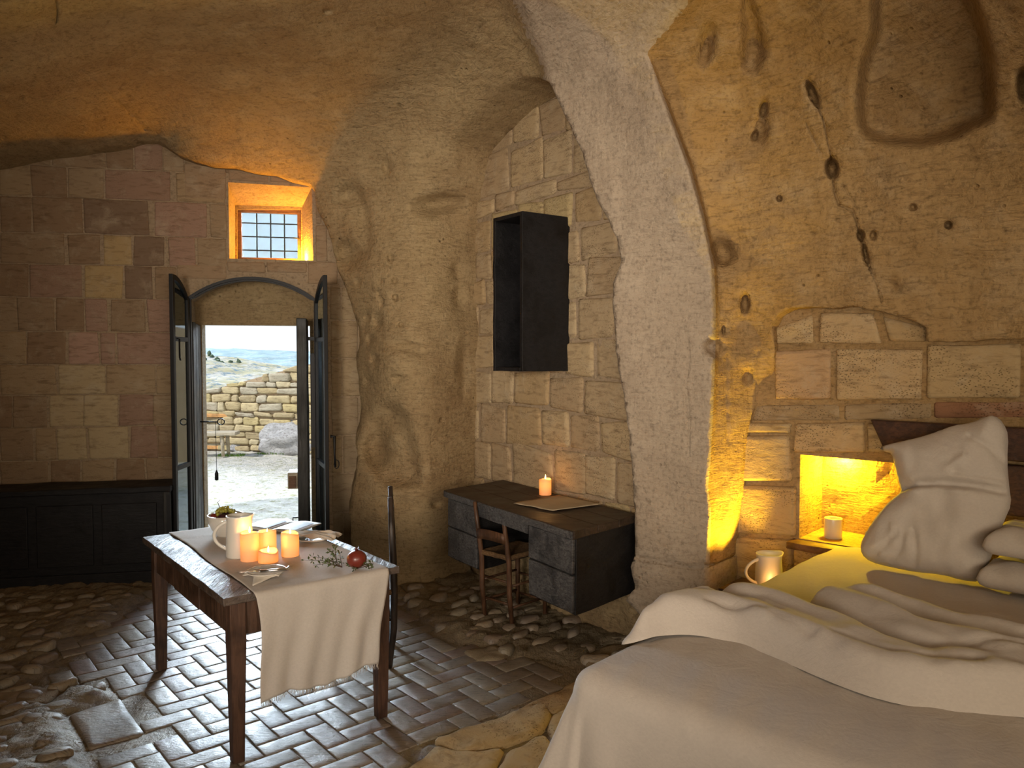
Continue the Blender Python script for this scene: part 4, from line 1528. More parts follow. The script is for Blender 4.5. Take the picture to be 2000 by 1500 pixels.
Lf = inv(at_z(481, 1150, TZ)); Lb = inv(at_z(327, 1038, TZ)); Rf = inv(at_z(760, 1112, TZ)); Rb_a = TW - 0.06
Lfa, Lba, Rfa = Lf[0], Lb[0], Rf[0]
pl0 = TF(0, -.022, 0); nrm = Vector((ey.x, ey.y, 0)); nrm = Vector((ex.y, -ex.x, 0))
bl = on_plane(514, 1372, pl0, nrm); br = on_plane(737, 1300, pl0, nrm)
bla, bra = inv(bl)[0], inv(br)[0]
NU, NVt, NVh = 56, 60, 44
TLc = TLn + .004
ROLL = .022


def runner(s, t):
    """t in 0..1: hang bottom -> table far end"""
    tot_h = .62
    if t < 0.42:
        h = 1 - t / 0.42                       # 1 bottom, 0 at the edge
        zb = bl.z * (1 - s) + br.z * s + .012 * math.sin(s * 9) + .01 * noise.noise(Vector((s * 14, 1, 1)))
        side0 = Lfa * (1 - h) + bla * h; side1 = Rfa * (1 - h) + bra * h
        side0 += .012 * math.sin(h * 5) ; side1 += .012 * math.sin(h * 7 + 1) * h
        a = side0 * (1 - s) + side1 * s
        z = (TZ + .003) * (1 - h) + zb * h
        wv = .010 * math.sin(s * 16 + 2 * h) * h + .007 * math.sin(s * 31 + h * 4) * h + .012 * noise.noise(Vector((s * 4, h * 3, 5))) * h
        if h < .06:
            k = h / .06
            b = -.004 - .014 * math.sin(k * math.pi / 2); z = TZ + .003 - .018 * (1 - math.cos(k * math.pi / 2)) - (zb and 0)
        else:
            b = -.018 - wv - .004
            z = TZ - .015 + (zb - TZ + .015) * ((h - .06) / .94)
        return TF(a, b, z)
    k = (t - .42) / .58
    a0 = Lfa * (1 - k) + Lba * k; a1 = Rfa * (1 - k) + Rb_a * k
    a0 += .006 * math.sin(k * 11)
    a = a0 * (1 - s) + a1 * s
    b = -.004 + k * (TLc + .004)
    p = Vector((a, b, 0))
    z = TZ + .0035 + .003 * abs(noise.noise(p * 6)) + .004 * max(0, noise.noise(Vector((a * 5 + b * 3, b * 9, 3))) - .1)
    return TF(a, b, z)


mb = MB().grid(runner, NU, 104)
rn = obj('table_runner', mb, M['runner'])
tag(rn, 'creased natural linen runner hanging over the near end of the dining table', 'tablecloth')
so = rn.modifiers.new('thick', 'SOLIDIFY'); so.thickness = .0016; so.offset = 1
# frayed fringe
mb = MB()
for k in range(170):
    s = k / 169 + random.uniform(-.002, .002)
    p = runner(min(1, max(0, s)), 0.0)
    q = p + Vector((random.uniform(-.008, .008), random.uniform(-.01, .004), -random.uniform(.012, .032)))
    m_ = (p + q) / 2 + Vector((random.uniform(-.004, .004), 0, 0))
    mb.tube([p + Vector((0, 0, .004)), m_, q], [.0011, .0009, .0004], 4, caps=False)
fr_ = obj('fringe', mb, M['runner'], rn); fr_['kind'] = 'stuff'


# ================================================================== CANDLES
def candle(x, y, z, r, h, label, group, energy=1.6, well=.016, tilt=0.0):
    root = thing('candle', label, 'candle', (x, y, z), group)
    ph = random.random() * 6

    def wb(rr, zz, th):
        if zz > h - .03 and rr > r * .6:
            return rr * (1 + .02 * math.sin(3 * th + ph)), zz + tilt * math.sin(th + ph) + .0035 * math.sin(2 * th + ph)
        return rr * (1 + .008 * math.sin(2 * th + ph)), zz
    prof = [(r * .97, 0), (r, .004), (r, h * .25), (r, h * .5), (r, h * .75), (r, h - .012), (r * .99, h - .004), (r * .93, h), (r * .84, h - .003), (r * .78, h - well * .7), (r * .66, h - well), (r * .3, h - well - .002), (.0005, h - well - .002)]
    obj('wax', MB().lathe((x, y, z), prof, 36, wb), M['wax'], root)
    zt = z + h - well
    obj('wick', MB().tube([(x, y, zt - .006), (x, y, zt + .008), (x + .002, y, zt + .014)], .0011, 6), M['wick'], root)
    obj('flame', MB().lathe((x + .001, y, zt + .008), [(.0005, 0), (.0034, .004), (.0046, .010), (.0038, .017), (.0018, .025), (.0003, .032)], 12), M['flame'], root)
    l = bpy.data.lights.new('candle_light', 'POINT'); l.energy = energy; l.color = (1.0, 0.50, 0.14); l.shadow_soft_size = .006
    l2 = bpy.data.lights.new('wax_glow', 'POINT'); l2.energy = energy * .12; l2.color = (1.0, 0.42, 0.09); l2.shadow_soft_size = r * .5
    g_ = bpy.data.objects.new('wax_glow', l2); COL.objects.link(g_); g_.parent = root; g_.location = (0, 0, h - well - r * .75)
    lo = bpy.data.objects.new('candle_light', l); COL.objects.link(lo); lo.parent = root
    lo.location = (0.001, 0, h - well + .026)
    return root


def onT(px, py, z=TZ + .006):
    return at_z(px, py, z)


def rad(px_w, p):
    return px_w / 2 / FPX * (p - EYE).dot(FW)


GR = 'lit pillar candles on the dining table'
for (px, pyb, pyt, wpx, lab, en, wl2, tl) in ((488, 1094, 1040, 35, 'tall lit pillar candle standing right against the white jug', 1.5, .012, .002),
                                   (522, 1082, 1036, 35, 'tall lit pillar candle behind the short candle', 1.3, .03, .004),
                                   (524, 1097, 1075, 38, 'shortest lit candle with a melted lopsided rim, next to the napkin dish', 1.6, .018, .006),
                                   (567, 1085, 1040, 34, 'tall lit pillar candle on its own, toward the leafy twigs', 1.3, .018, .006)):
    p = onT(px, pyb)
    d = (p - EYE).dot(FW); r = wpx / 2 / FPX * d
    hgt = (pyb - pyt) / FPX * d * 1.02
    candle(p.x, p.y, p.z, r, hgt, lab, GR, en, wl2, tl)

# ================================================================== TABLEWARE
def pitcher(p, r, h, label, side, group=None, taper=.93):
    root = thing('jug', label, 'jug', p, group)
    prof = [(r * .96, 0), (r, .006), (r * .99, h * .3), (r * .97, h * .6), (r * taper, h * .85), (r * (taper + .02), h * .95), (r * (taper + .06), h), (r * (taper + .01), h + .002), (r * (taper - .04), h * .94), (r * (taper - .06), h * .6), (r * .9, .02), (.001, .015)]
    sp = math.atan2(-side.y, -side.x)

    def wb(rr, zz, th):
        k = max(0, math.cos(th - sp)) ** 8
        if zz > h * .8:
            rr *= 1 + .16 * k * ((zz - h * .8) / (h * .2)); zz += .008 * k
        return rr, zz
    obj('body', MB().lathe(p, prof, 40, wb), M['ceramic'], root)
    s = Vector((side.x, side.y, 0)).normalized(); p = Vector(p)
    pts = []
    for k in range(15):
        t = k / 14
        ang = math.pi * (t)
        o_ = r * .86 + math.sin(ang) ** .8 * r * 1.02
        z = h * (.86 - .68 * t) + math.sin(ang) * h * .05 * (1 - 2 * t)
        pts.append(p + s * o_ + Vector((0, 0, z)))
    obj('handle', MB().tube(pts, [.008] + [.0065] * 13 + [.008], 10, squash=1.3), M['ceramic'], root)
    return root


p = onT(468, 1086); d = (p - EYE).dot(FW)
pitcher(p, 25 / FPX * d, 80 / FPX * d, 'tall white ceramic jug beside the candles on the dining table', Vector((-1, -.15, 0)))

# fruit bowl
bp_ = onT(441, 1046); d = (bp_ - EYE).dot(FW); br_ = 34 / FPX * d
bowl = obj('bowl', MB().lathe(bp_, [(br_ * .45, 0), (br_ * .48, .004), (br_ * .75, br_ * .4), (br_ * .93, br_ * .8), (br_, br_ * 1.22), (br_ * .96, br_ * 1.23), (br_ * .88, br_ * .8), (br_ * .7, br_ * .42), (br_ * .3, .02), (.001, .016)], 40), M['ceramic'])
tag(bowl, 'round white bowl of fruit behind the tall jug on the dining table', 'bowl')
zt = bp_.z + br_ * 1.15
gr_ = thing('grape_bunch', 'bunch of yellow-green grapes heaped on the fruit bowl', 'grapes', (bp_.x, bp_.y, zt))
sph = MB().blob((0, 0, 0), (.0105, .0105, .0115), 2, 0.02)
gm = bpy.data.meshes.new('grape'); gm.from_pydata([tuple(v) for v in sph.v], [], sph.f); gm.materials.append(M['grape']); gm.shade_smooth()
for k in range(46):
    a = random.uniform(0, 6.28); rr = math.sqrt(random.random()) * .045
    x = math.cos(a) * rr * 1.1; y = math.sin(a) * rr * .9
    z = .012 + .030 * (1 - (rr / .05) ** 2) + random.uniform(-.006, .006)
    g = bpy.data.objects.new('grape', gm); COL.objects.link(g); g.parent = gr_; g.location = (x - .002, y, z)
obj('stem', MB().tube([(bp_.x - .02, bp_.y, zt + .03), (bp_.x - .035, bp_.y, zt + .055), (bp_.x - .042, bp_.y, zt + .075), (bp_.x - .028, bp_.y, zt + .088)], [.002, .0018, .0015, .001], 6), M['twig'], gr_)
for k, (dx, dy, col_, lab) in enumerate(((-.05, -.02, 'pomegranate', 'reddish fruit at the bowl rim, half under the grapes'), (.048, .0, 'plum', 'dark plum at the bowl rim behind the jug'), (.0, -.045, 'plum', 'dark plum in front of the grapes in the bowl'), (-.01, .05, 'plum', 'dark plum at the far rim of the fruit bowl'))):
    f = obj('plum' if col_ == 'plum' else 'apple', MB().blob((bp_.x + dx, bp_.y + dy, zt - .008), (.03, .03, .028), 2, .02), M[col_])
    tag(f, lab, 'fruit', 'fruit in the bowl')

# book and plate with napkin at the far end of the table
bk = thing('open_book', 'open picture book lying behind the candles on the dining table', 'book', onT(548, 1028))
BKF = rot_frame(onT(548, 1029).x, onT(548, 1029).y, R(-20))
for s_ in (-1, 1):
    def page(u, v, s_=s_):
        x = s_ * u * .19
        return BKF(x, -.13 + .26 * v, TZ + .008 + .018 * math.sin(min(1, u * 1.6) * math.pi * .5) * (1 - u * .6))
    mb = MB().grid(page, 10, 4)
    pg = obj('page', mb, M['newsprint'], bk); so = pg.modifiers.new('t', 'SOLIDIFY'); so.thickness = .006; so.offset = -1 if s_ > 0 else 1

    def pic(u, v, s_=s_):
        uu = .15 + .7 * u
        x = s_ * uu * .19
        return BKF(x, -.10 + .20 * v, TZ + .0105 + .018 * math.sin(min(1, uu * 1.6) * math.pi * .5) * (1 - uu * .6))
    obj('printed_picture', MB().grid(pic, 8, 3), M['print'], pg)


def plate(p, r, label, grp=None):
    o = obj('plate', MB().lathe(p, [(r * .55, 0), (r * .58, .003), (r * .9, .012), (r, .02), (r * .985, .022), (r * .88, .015), (r * .56, .006), (.001, .005)], 40), M['ceramic'])
    return tag(o, label, 'plate', grp)


pp = onT(612, 1055)
plate(pp, .105, 'white plate under a rumpled napkin at the far end of the table')


def napkin(cx_, cy_, z, L, Wd, ang, label, amp=.02, seed=1, fold=1.0):
    F_ = rot_frame(cx_, cy_, ang)

    def fn(u, v):
        x = (u - .5) * L; y = (v - .5) * Wd * (1 - .25 * math.sin(u * 3))
        zz_ = z + amp * abs(math.sin(v * 9 + 3 * noise.noise(Vector((u * 2, v * 2, seed))))) * math.sin(math.pi * min(1, max(0, u))) ** .5 + amp * .8 * max(0, noise.noise(Vector((u * 5, v * 4, seed + 7)))) + .004
        return F_(x, y, zz_)
    o = obj('napkin', MB().grid(fn, 34, 24), M['napkin'])
    so_ = o.modifiers.new('t', 'SOLIDIFY'); so_.thickness = .002
    return tag(o, label, 'napkin', 'linen napkins on the table')


napkin(pp.x + .01, pp.y, pp.z + .016, .26, .15, R(-10), 'crumpled linen napkin on the plate at the far end of the table', .022, 3)
pd = onT(521, 1124)
dsh = obj('dish', MB().lathe(pd, [(.045, 0), (.05, .004), (.085, .024), (.09, .026), (.082, .02), (.045, .006), (.001, .005)], 36), M['ceramic'])
tag(dsh, 'small white dish under a napkin and knife in front of the candles', 'dish')
# folded napkin with a hanging corner
FN = rot_frame(pd.x, pd.y, R(-8))


def nap2(u, v):
    x = (u - .5) * .17; y = (v - .5) * .12
    tip = max(0, 1 - abs(u - .55) * 4) * max(0, .35 - v) * .28
    z = pd.z + .026 + .008 * noise.noise(Vector((u * 6, v * 6, 2))) - .1 * max(0, .22 - v) * (.4 + max(0, 1 - abs(u - .55) * 3))
    return FN(x, y - tip, max(z, pd.z + .002))


nk = obj('napkin', MB().grid(nap2, 30, 20), M['napkin']); nk.modifiers.new('t', 'SOLIDIFY').thickness = .003
tag(nk, 'folded linen napkin with one pointed corner hanging off the small dish', 'napkin', 'linen napkins on the table')
kn = thing('knife', 'table knife with a dark handle laid across the folded napkin', 'knife', (pd.x, pd.y, pd.z + .04))
KA = onT(458, 1118, pd.z + .040); KB = onT(508, 1116, pd.z + .041); KC = onT(560, 1112, pd.z + .042)
obj('blade', MB().tube([KA, KA.lerp(KB, .2), KB], [.001, .006, .007], 8, squash=.2), M['steel'], kn)
obj('handle', MB().tube([KB, KB.lerp(KC, .5), KC], [.006, .0075, .006], 10), M['steel'], kn)
fk = obj('fork', MB().tube([onT(505, 1112, pd.z + .035), onT(530, 1117, pd.z + .036), onT(556, 1113, pd.z + .037), onT(564, 1106, pd.z + .043)], [.003, .004, .004, .006], 8, squash=.5), M['steel'])
tag(fk, 'metal fork curving up at the rim of the small dish', 'fork')

# twigs with small leaves
def sprig(base, tips, label, n=34, name='olive_sprig', lsize=.019):
    root = thing(name, label, 'twig', base)
    mb = MB(); lv = MB()
    for tp in tips:
        m_ = base.lerp(tp, .5) + Vector((random.uniform(-.01, .01), random.uniform(-.01, .01), .012))
        pts = [base, m_, tp]
        mb.tube(pts, [.0020, .0016, .0008], 5)
        for k in range(n):
            t = .2 + .8 * k / n
            q = base.lerp(m_, t * 2) if t < .5 else m_.lerp(tp, t * 2 - 1)
            dr_ = (tp - base).normalized()
            a = Vector((random.gauss(0, 1), random.gauss(0, 1), random.gauss(0.3, .7))).normalized()
            a = (a + dr_ * .7).normalized()
            sd = a.cross(Vector((random.gauss(0, 1), random.gauss(0, 1), random.gauss(0, 1)))).normalized()
            L_ = random.uniform(.7, 1.3) * lsize; w_ = L_ * .24
            b0 = q + a * .003; mid = b0 + a * L_ * .5; e_ = b0 + a * L_
            up_ = a.cross(sd) * .001
            lv.add([b0, mid + sd * w_, e_, mid - sd * w_, mid + up_], [(0, 1, 4), (1, 2, 4), (2, 3, 4), (3, 0, 4)])
    obj('stem', mb, M['twig'], root)
    lf = obj('leaves', lv, M['leaf'], root); lf['kind'] = 'stuff'
    return root


b_ = onT(668, 1108, TZ + .012)
sprig(b_, [onT(592, 1094, TZ + .02), onT(606, 1086, TZ + .03), onT(640, 1096, TZ + .015), onT(612, 1104, TZ + .015), onT(664, 1078, TZ + .03)], 'leafy green twig spread over the runner near the pomegranate', 16)
sprig(onT(658, 1098, TZ + .02), [at_depth(655, 1062, (onT(658, 1098) - EYE).dot(FW)), at_depth(640, 1075, (onT(658, 1098) - EYE).dot(FW))], 'upright little leafy twig with reddish stem behind the spread twig', 16)
sprig(onT(698, 1110, TZ + .012), [onT(680, 1106, TZ + .02), onT(720, 1104, TZ + .022), onT(730, 1100, TZ + .02), onT(727, 1112, TZ + .01), onT(690, 1113, TZ + .01)], 'leaves lying under the pomegranate at the table corner', 9)
pm = onT(697, 1109, TZ + .008)
d = (pm - EYE).dot(FW); r = 19.5 / FPX * d
pom = thing('pomegranate', 'whole red pomegranate with its crown on the near corner of the table', 'pomegranate', pm)
obj('fruit', MB().blob(pm + Vector((0, 0, r * .9)), (r, r, r * .9), 3, .025, 2.5), M['pomegranate'], pom)
cr = MB()
for k in range(6):
    a = k * math.pi / 3
    b0 = pm + Vector((0, 0, r * 1.74)); dr_ = Vector((math.cos(a), math.sin(a), 0)); sd = Vector((-math.sin(a), math.cos(a), 0))
    cr.add([b0 + dr_ * .006 + sd * .005, b0 + dr_ * .006 - sd * .005, b0 + dr_ * .012 + Vector((0, 0, .018)), b0 + dr_ * .004 + Vector((0, 0, .002))], [(0, 1, 2), (1, 3, 2), (3, 0, 2), (0, 3, 1)])
obj('crown', cr, M['pomegranate'], pom)


# ================================================================== CHAIRS
def ladder_chair(F, w, dpt, hs, hb, label, name='chair', lean=.05, slats=(.30,), mats=('chair_wood', 'rush'), group='rustic chairs', post=.017):
    """F: origin at the near rear post, ex across the back, ey toward the front of the seat"""
    root = thing(name, label, 'chair', F(w / 2, dpt / 2, 0), group)
    cw = M[mats[0]]
    for a in (0, w):
        z_k = hs
        pts = [F(a, .01 + .02, 0), F(a, .005, hs * .5), F(a, 0, hs), F(a, -lean * .5, (hs + hb) / 2), F(a, -lean, hb)]
        obj('rear_post', MB().tube(pts, [post * .9, post * 1.1, post * 1.1, post, post * .75], 8), cw, root)
        obj('leg', MB().tube([F(a, dpt, 0), F(a, dpt, hs - .01)], [post * .85, post * 1.1], 8), cw, root)
    for z in slats:
        zz_ = hs + z * (hb - hs)
        off_ = -lean * z

        def sl(u, v):
            return F(w * u, off_ - .012 * math.sin(math.pi * u) - .006, zz_ + .032 * (v - .5) * 2 + .01 * math.sin(math.pi * u))
        o = obj('back_slat', MB().grid(sl, 8, 2), cw, root); o.modifiers.new('t', 'SOLIDIFY').thickness = .012
    # seat: woven rush around rails
    def st_(u, v):
        x = w * u; y = dpt * v
        e_ = min(u, 1 - u, v, 1 - v)
        return F(x + (u - .5) * .02, y + (v - .5) * .03, hs + .012 - .014 * min(1, e_ * 4) + .0015 * math.sin((u if abs(v - .5) > abs(u - .5) else v) * 120))
    o = obj('seat', MB().grid(st_, 22, 22), M[mats[1]], root); so_ = o.modifiers.new('t', 'SOLIDIFY'); so_.thickness = .028
    for z in (.13, .27):
        for p0_, p1_ in ((F(0, .02, z), F(0, dpt, z)), (F(w, .02, z), F(w, dpt, z))):
            obj('stretcher', MB().tube([p0_, p1_], .0085, 6), cw, root)
        for p0_, p1_ in ((F(0, .02, z + .02), F(w, .02, z + .02)), (F(0, dpt, z - .02), F(w, dpt, z - .02))):
            if z < .2 or p0_[1] > 0:
                obj('stretcher', MB().tube([p0_, p1_], .0085, 6), cw, root)
    return root


# desk chair: rear posts seen nearest to us
p1 = at_z(994, 1229, 0); p0 = at_z(941, 1211, 0); p2 = at_z(1064, 1204, 0)
exc = Vector((p0.x - p1.x, p0.y - p1.y, 0)); wch = exc.length; exc.normalize()
eyc = Vector((p2.x - p1.x, p2.y - p1.y, 0)); dch = eyc.length; eyc.normalize()
ladder_chair(Frame((p1.x, p1.y), (exc.x, exc.y), (eyc.x, eyc.y)), wch, dch, .43, .79, 'small brown wooden chair with woven rush seat pulled up to the desk', slats=(.42,), post=.016, lean=.06)
# chair at the table end, seen from the side of its back
q1 = at_z(771, 1303, 0)
v_ = Vector((q1.x, q1.y, 0)).normalized()
exq = Vector((v_.x, v_.y, 0)); eyq = Vector((-v_.y, v_.x, 0))
ladder_chair(Frame((q1.x, q1.y), (exq.x, exq.y), (eyq.x, eyq.y)), .36, .36, .43, .955, 'tall dark wooden chair tucked in at the far long side of the dining table', slats=(.35, .75), post=.018, lean=-.02, mats=('dark_chair', 'rush'))

# ================================================================== DESK
DZ = .79; DB = .315
dFL = at_z(872, 957, DZ); dFR = at_z(1121, 1036, DZ); dBR = at_z(1240, 1000, DZ); dBL = at_z(985, 940, DZ)
o_ = Vector((dFL.x, dFL.y, 0)); dx_ = Vector((dFR.x - dFL.x, dFR.y - dFL.y, 0)); DLn = dx_.length; dx_.normalize()
dy_ = Vector(((dBR.x - dFR.x + dBL.x - dFL.x) / 2, (dBR.y - dFR.y + dBL.y - dFL.y) / 2, 0)); DDp = dy_.length; dy_.normalize()
DF = Frame(o_, dx_, dy_)
desk = thing('desk', 'heavy black wooden pedestal desk fixed to the alcove wall above the floor', 'desk', DF(DLn / 2, DDp / 2, DB))
for k in range(3):
    obj('top_plank', MB().box(DF, -.015, DLn + .02, DDp * k / 3 - (.02 if k == 0 else 0), DDp * (k + 1) / 3 - .003, DZ - .045, DZ, seg=(18, 2, 1), wob=.005), M['desk_top'], desk, smooth=False, bevel=.005)
obj('edge_rail', MB().box(DF, -.005, DLn + .01, -.026, -.019, DZ - .044, DZ - .004, seg=(16, 1, 1), wob=.003), M['desk_wood'], desk, smooth=False, bevel=.002)
pw = .43
for a0, a1 in ((0.01, pw), (DLn - pw - .02, DLn)):
    ped = obj('pedestal', MB().box(DF, a0, a1, .02, DDp - .01, DB, DZ - .046, seg=(5, 4, 5), wob=.006), M['desk_side'], desk, smooth=False, bevel=.005)
    for k in range(2):
        z0_ = DB + .015 + k * .215; z1_ = z0_ + .205
        if k == 1:
            z1_ = DZ - .055
        dw_ = obj('drawer_front', MB().box(DF, a0 + .012, a1 - .012, -.002, .022, z0_, z1_, seg=(6, 1, 3), wob=.003), M['desk_wood'], ped, smooth=False, bevel=.004)
obj('cross_rail', MB().box(DF, pw, DLn - pw - .02, .0, .03, DZ - .11, DZ - .046, seg=(6, 1, 1), wob=.003), M['desk_wood'], desk, smooth=False, bevel=.003)
obj('back_panel', MB().box(DF, pw, DLn - pw - .02, DDp - .05, DDp - .03, DB, DZ - .046), M['desk_side'], desk, smooth=False)
# rock ledge that carries the desk
mb = MB()
LF = Frame((AL.p0.x, AL.p0.y), (AL.U.x, AL.U.y), (AL.N.x, AL.N.y))
mb.box(LF, .1, 1.95, -.10, .05, -.05, DB + .005, seg=(26, 2, 5), wob=.045)
sup = obj('rock_ledge', mb, M['rock'])
sup['kind'] = 'structure'; sup.name = 'trim_2'
# paper and candle on the desk
pq = [at_z(x, y, DZ + .006) for x, y in ((1003, 984), (1092, 968), (1176, 986), (1080, 999))]


def pap(u, v):
    p = pq[0].lerp(pq[1], u).lerp(pq[3].lerp(pq[2], u), v)
    return p + Vector((0, 0, .002 + .006 * max(0, noise.noise(Vector((u * 3, v * 3, 0)))) + .008 * max(0, v - .9) * 10 * 0.3))


pa_ = obj('paper_sheet', MB().grid(pap, 16, 12), M['paper']); pa_.modifiers.new('t', 'SOLIDIFY').thickness = .003
tag(pa_, 'large yellowed sheet of printed paper lying on the desk', 'paper')
pr1 = lambda u, v: pap(.12 + .22 * u, .15 + .5 * v) + Vector((0, 0, .0022))
obj('printed_picture', MB().grid(pr1, 6, 6), M['paper'], pa_)
pc = at_z(1065, 966, DZ + .003); d = (pc - EYE).dot(FW)
candle(pc.x, pc.y, pc.z, 12 / FPX * d, 31 / FPX * d, 'single lit cream candle on the black desk near the wall', 'lit candle on the desk', 1.3, .010)

# ================================================================== WALL BOX SHELF
Pn = at_depth(1021, 413, 4.945); topz = Pn.z; Pb = at_depth(1027, 726, 4.945).z
n_in = Vector((-AL.N.x, -AL.N.y, 0)); u_l = -AL.U
pr = at_depth(1020, 560, 4.945)
BXF = Frame((pr.x, pr.y), (u_l.x, u_l.y), (AL.N.x, AL.N.y))
bxw, bxd, tb_ = .335, .415, .026
lc = BXF.inv(at_depth(1020, 560, 4.945))
box = thing('wall_shelf_box', 'tall open black wooden box fixed to the alcove wall above the desk', 'shelf', BXF(bxw / 2, bxd / 2, Pb))
for nm, (a0, a1, b0, b1, z0_, z1_) in (('side_panel', (0, tb_, 0, bxd, Pb, topz)), ('side_panel', (bxw - tb_, bxw, 0, bxd, Pb, topz)), ('top_panel', (tb_, bxw - tb_, 0, bxd, topz - tb_, topz)), ('bottom_panel', (tb_, bxw - tb_, 0, bxd, Pb, Pb + tb_)), ('back_panel', (tb_, bxw - tb_, bxd - .02, bxd, Pb + tb_, topz - tb_))):
    obj(nm, MB().box(BXF, a0, a1, b0, b1, z0_, z1_, seg=(1, 2, 12) if nm == 'side_panel' else (1, 1, 1), wob=.004 if nm == 'side_panel' else 0), M['black_wood'], box, smooth=False, bevel=.003)

# ================================================================== OUTSIDE
G0 = -0.02
mb = MB()
XX = np.linspace(-16, 9, 190); YY = np.concatenate([np.linspace(6.72, 10, 90), np.linspace(10.05, 16, 110)])
vs = []
for y in YY:
    for x in XX:
        p = Vector((x, y, 0)); q = Vector((x, y * 1.6, 0))
        d1 = noise.voronoi(q * 4.2)[0]
        z = G0 + .035 * (1 - min(1, d1[0] * 1.4)) + .03 * noise.noise(p * .9)
        if y < 6.9 + (x + 2.15) * .206 + .15:
            z = min(z, 0.0)
        vs.append(Vector((x, y, z)))
nx_ = len(XX) - 1
mb.v = vs; mb.f = [(j * (nx_ + 1) + i, j * (nx_ + 1) + i + 1, (j + 1) * (nx_ + 1) + i + 1, (j + 1) * (nx_ + 1) + i) for j in range(len(YY) - 1) for i in range(nx_)]
# keep only what lies outside the back wall
mb.f = [f for f in mb.f if all((mb.v[i] - BW.p0).dot(BW.N) > TH - .25 for i in f)]
struct(obj('courtyard_ground', mb, M['paving'], origin=(0, 0, 0)))

# parapet of rough stones
A0 = at_z(388, 878, 0); A1 = at_z(586, 886, 0)
dirp = Vector((A1.x - A0.x, A1.y - A0.y, 0)).normalized()
PW = Wall((A0.x, A0.y), (dirp.x, dirp.y))
zl = PW.uz(390, 764)[1]; zr = PW.uz(585, 712)[1]; ul = PW.uz(390, 764)[0]; ur = PW.uz(585, 712)[0]


def topz_(u):
    k = (u - ul) / (ur - ul)
    return zl + (zr - zl) * (k if 0 <= k <= 1 else (0.15 * k if k < 0 else 1 + (k - 1) * .8))


mb = MB()
us = np.linspace(-7, 8, 40)
pts_ = [(-7, -.2)] + [(8, -.2)] + [(float(u), topz_(u) - .03) for u in us[::-1]]
prism(mb, PW, pts_, [], 0.04, .45)
par = struct(obj('wall_courtyard', mb, M['mortar'], origin=(0, 0, 0), smooth=False, fix=True))
GP = [(0.42, 0.34, 0.20), (0.46, 0.38, 0.23), (0.38, 0.31, 0.19), (0.44, 0.36, 0.19), (0.40, 0.36, 0.28), (0.48, 0.41, 0.27)]
z = 0.0; r = 0
while z < 1.75:
    hh = random.uniform(.09, .18)
    u = -1.6 - random.random() * .2
    while u < 3.2:
        ww = random.uniform(.14, .48)
        sk = .26 * min(1, (z + hh) / 1.2)          # courses climb with the coping
        uc = u + ww / 2
        zb0 = z + sk * 0; tz = topz_(uc)
        if z + hh < tz + .05:
            q = [(u + .008, z + .008), (u + ww - .008, z + .008), (u + ww - .008, min(z + hh - .008, topz_(u + ww))), (u + .008, min(z + hh - .008, topz_(u)))]
            if q[2][1] > q[1][1] + .03 and q[3][1] > q[0][1] + .03:
                stone(PW, q, par, name='field_stone', proud=random.uniform(.0, .03), col=random.choice(GP), mat='field_stone', nx=4, ny=3, jit=.03, rnd=.035, back=.08, rough=.03, bw=.02)
        u += ww
    z += hh; r += 1

# boulders, grass
pb = at_z(572, 878, 0)
bo = obj('boulder', MB().blob(pb + Vector((.10, -.45, .20)), (.60, .24, .38), 4, .14, 2.2), M['hill'])
tag(bo, 'big pitted grey boulder against the golden courtyard wall', 'boulder')
m2 = M['hill'].copy(); M['boulder'] = m_hill('grey_boulder', (0.50, 0.50, 0.52), (0.62, 0.62, 0.64), (0.34, 0.32, 0.33), 6.0)
bo.data.materials[0] = M['boulder']
pb2 = at_z(468, 876, 0)
b2 = obj('boulder', MB().blob(pb2 + Vector((.10, -.25, .06)), (.22, .12, .14), 3, .18, 2.4), M['boulder'])
tag(b2, 'small low grey rock between the wooden crate and the big boulder', 'boulder')


def tuft(px, py, wdt, h, lab, n=120):
    c = at_z(px, py, 0)
    mb = MB()
    for k in range(n):
        x, y = c.x + random.uniform(-wdt, wdt), c.y + random.uniform(-.12, .12)
        hh = h * random.uniform(.4, 1); lx = random.uniform(-.04, .04)
        mb.add([(x - .008, y, 0), (x + .008, y, 0), (x + lx, y - .02, hh)], [(0, 1, 2)])
    o = obj('grass', mb, M['grass']); o['kind'] = 'stuff'; tag(o, lab, 'grass')


tuft(543, 868, .10, .26, 'bright green tuft growing in the cleft of the big boulder', 150)
tuft(565, 884, .35, .12, 'low green grass along the foot of the big boulder', 200)
tuft(452, 890, .22, .05, 'small patch of grass in front of the wooden bench', 120)
tuft(530, 886, .25, .05, 'thin grass strip left of the big boulder', 100)

# honey coloured wooden crate and weathered bench
cz_ = at_z(444, 880, 0)
CRF = rot_frame(cz_.x, cz_.y, R(-4))
crate = thing('wooden_crate', 'honey-coloured open wooden crate shelf standing by the courtyard wall', 'crate', CRF(-.5, .2, 0))
H1 = .60
for nm, b in (('side_panel', (-.04, 0, 0, .42, 0, H1)), ('side_panel', (-1.1, -1.06, 0, .42, 0, H1)), ('top_board', (-1.12, .02, -.02, .44, H1, H1 + .06)), ('shelf_board', (-1.06, -.04, .02, .40, .27, .31)), ('back_panel', (-1.06, -.04, .38, .42, 0, H1)), ('bottom_board', (-1.06, -.04, .02, .38, .02, .08))):
    obj(nm, MB().box(CRF, *b), M['orange_wood'], crate, smooth=False, bevel=.006)
bz = at_z(436, 892, 0)
BNF = rot_frame(bz.x, bz.y, R(6))
bench = thing('bench', 'weathered grey wooden bench in front of the honey-coloured crate', 'bench', BNF(-.4, .1, 0))
obj('seat', MB().box(BNF, -1.0, .22, -.08, .26, .36, .42, seg=(8, 2, 1), wob=.01), M['grey_wood'], bench, smooth=False, bevel=.01)
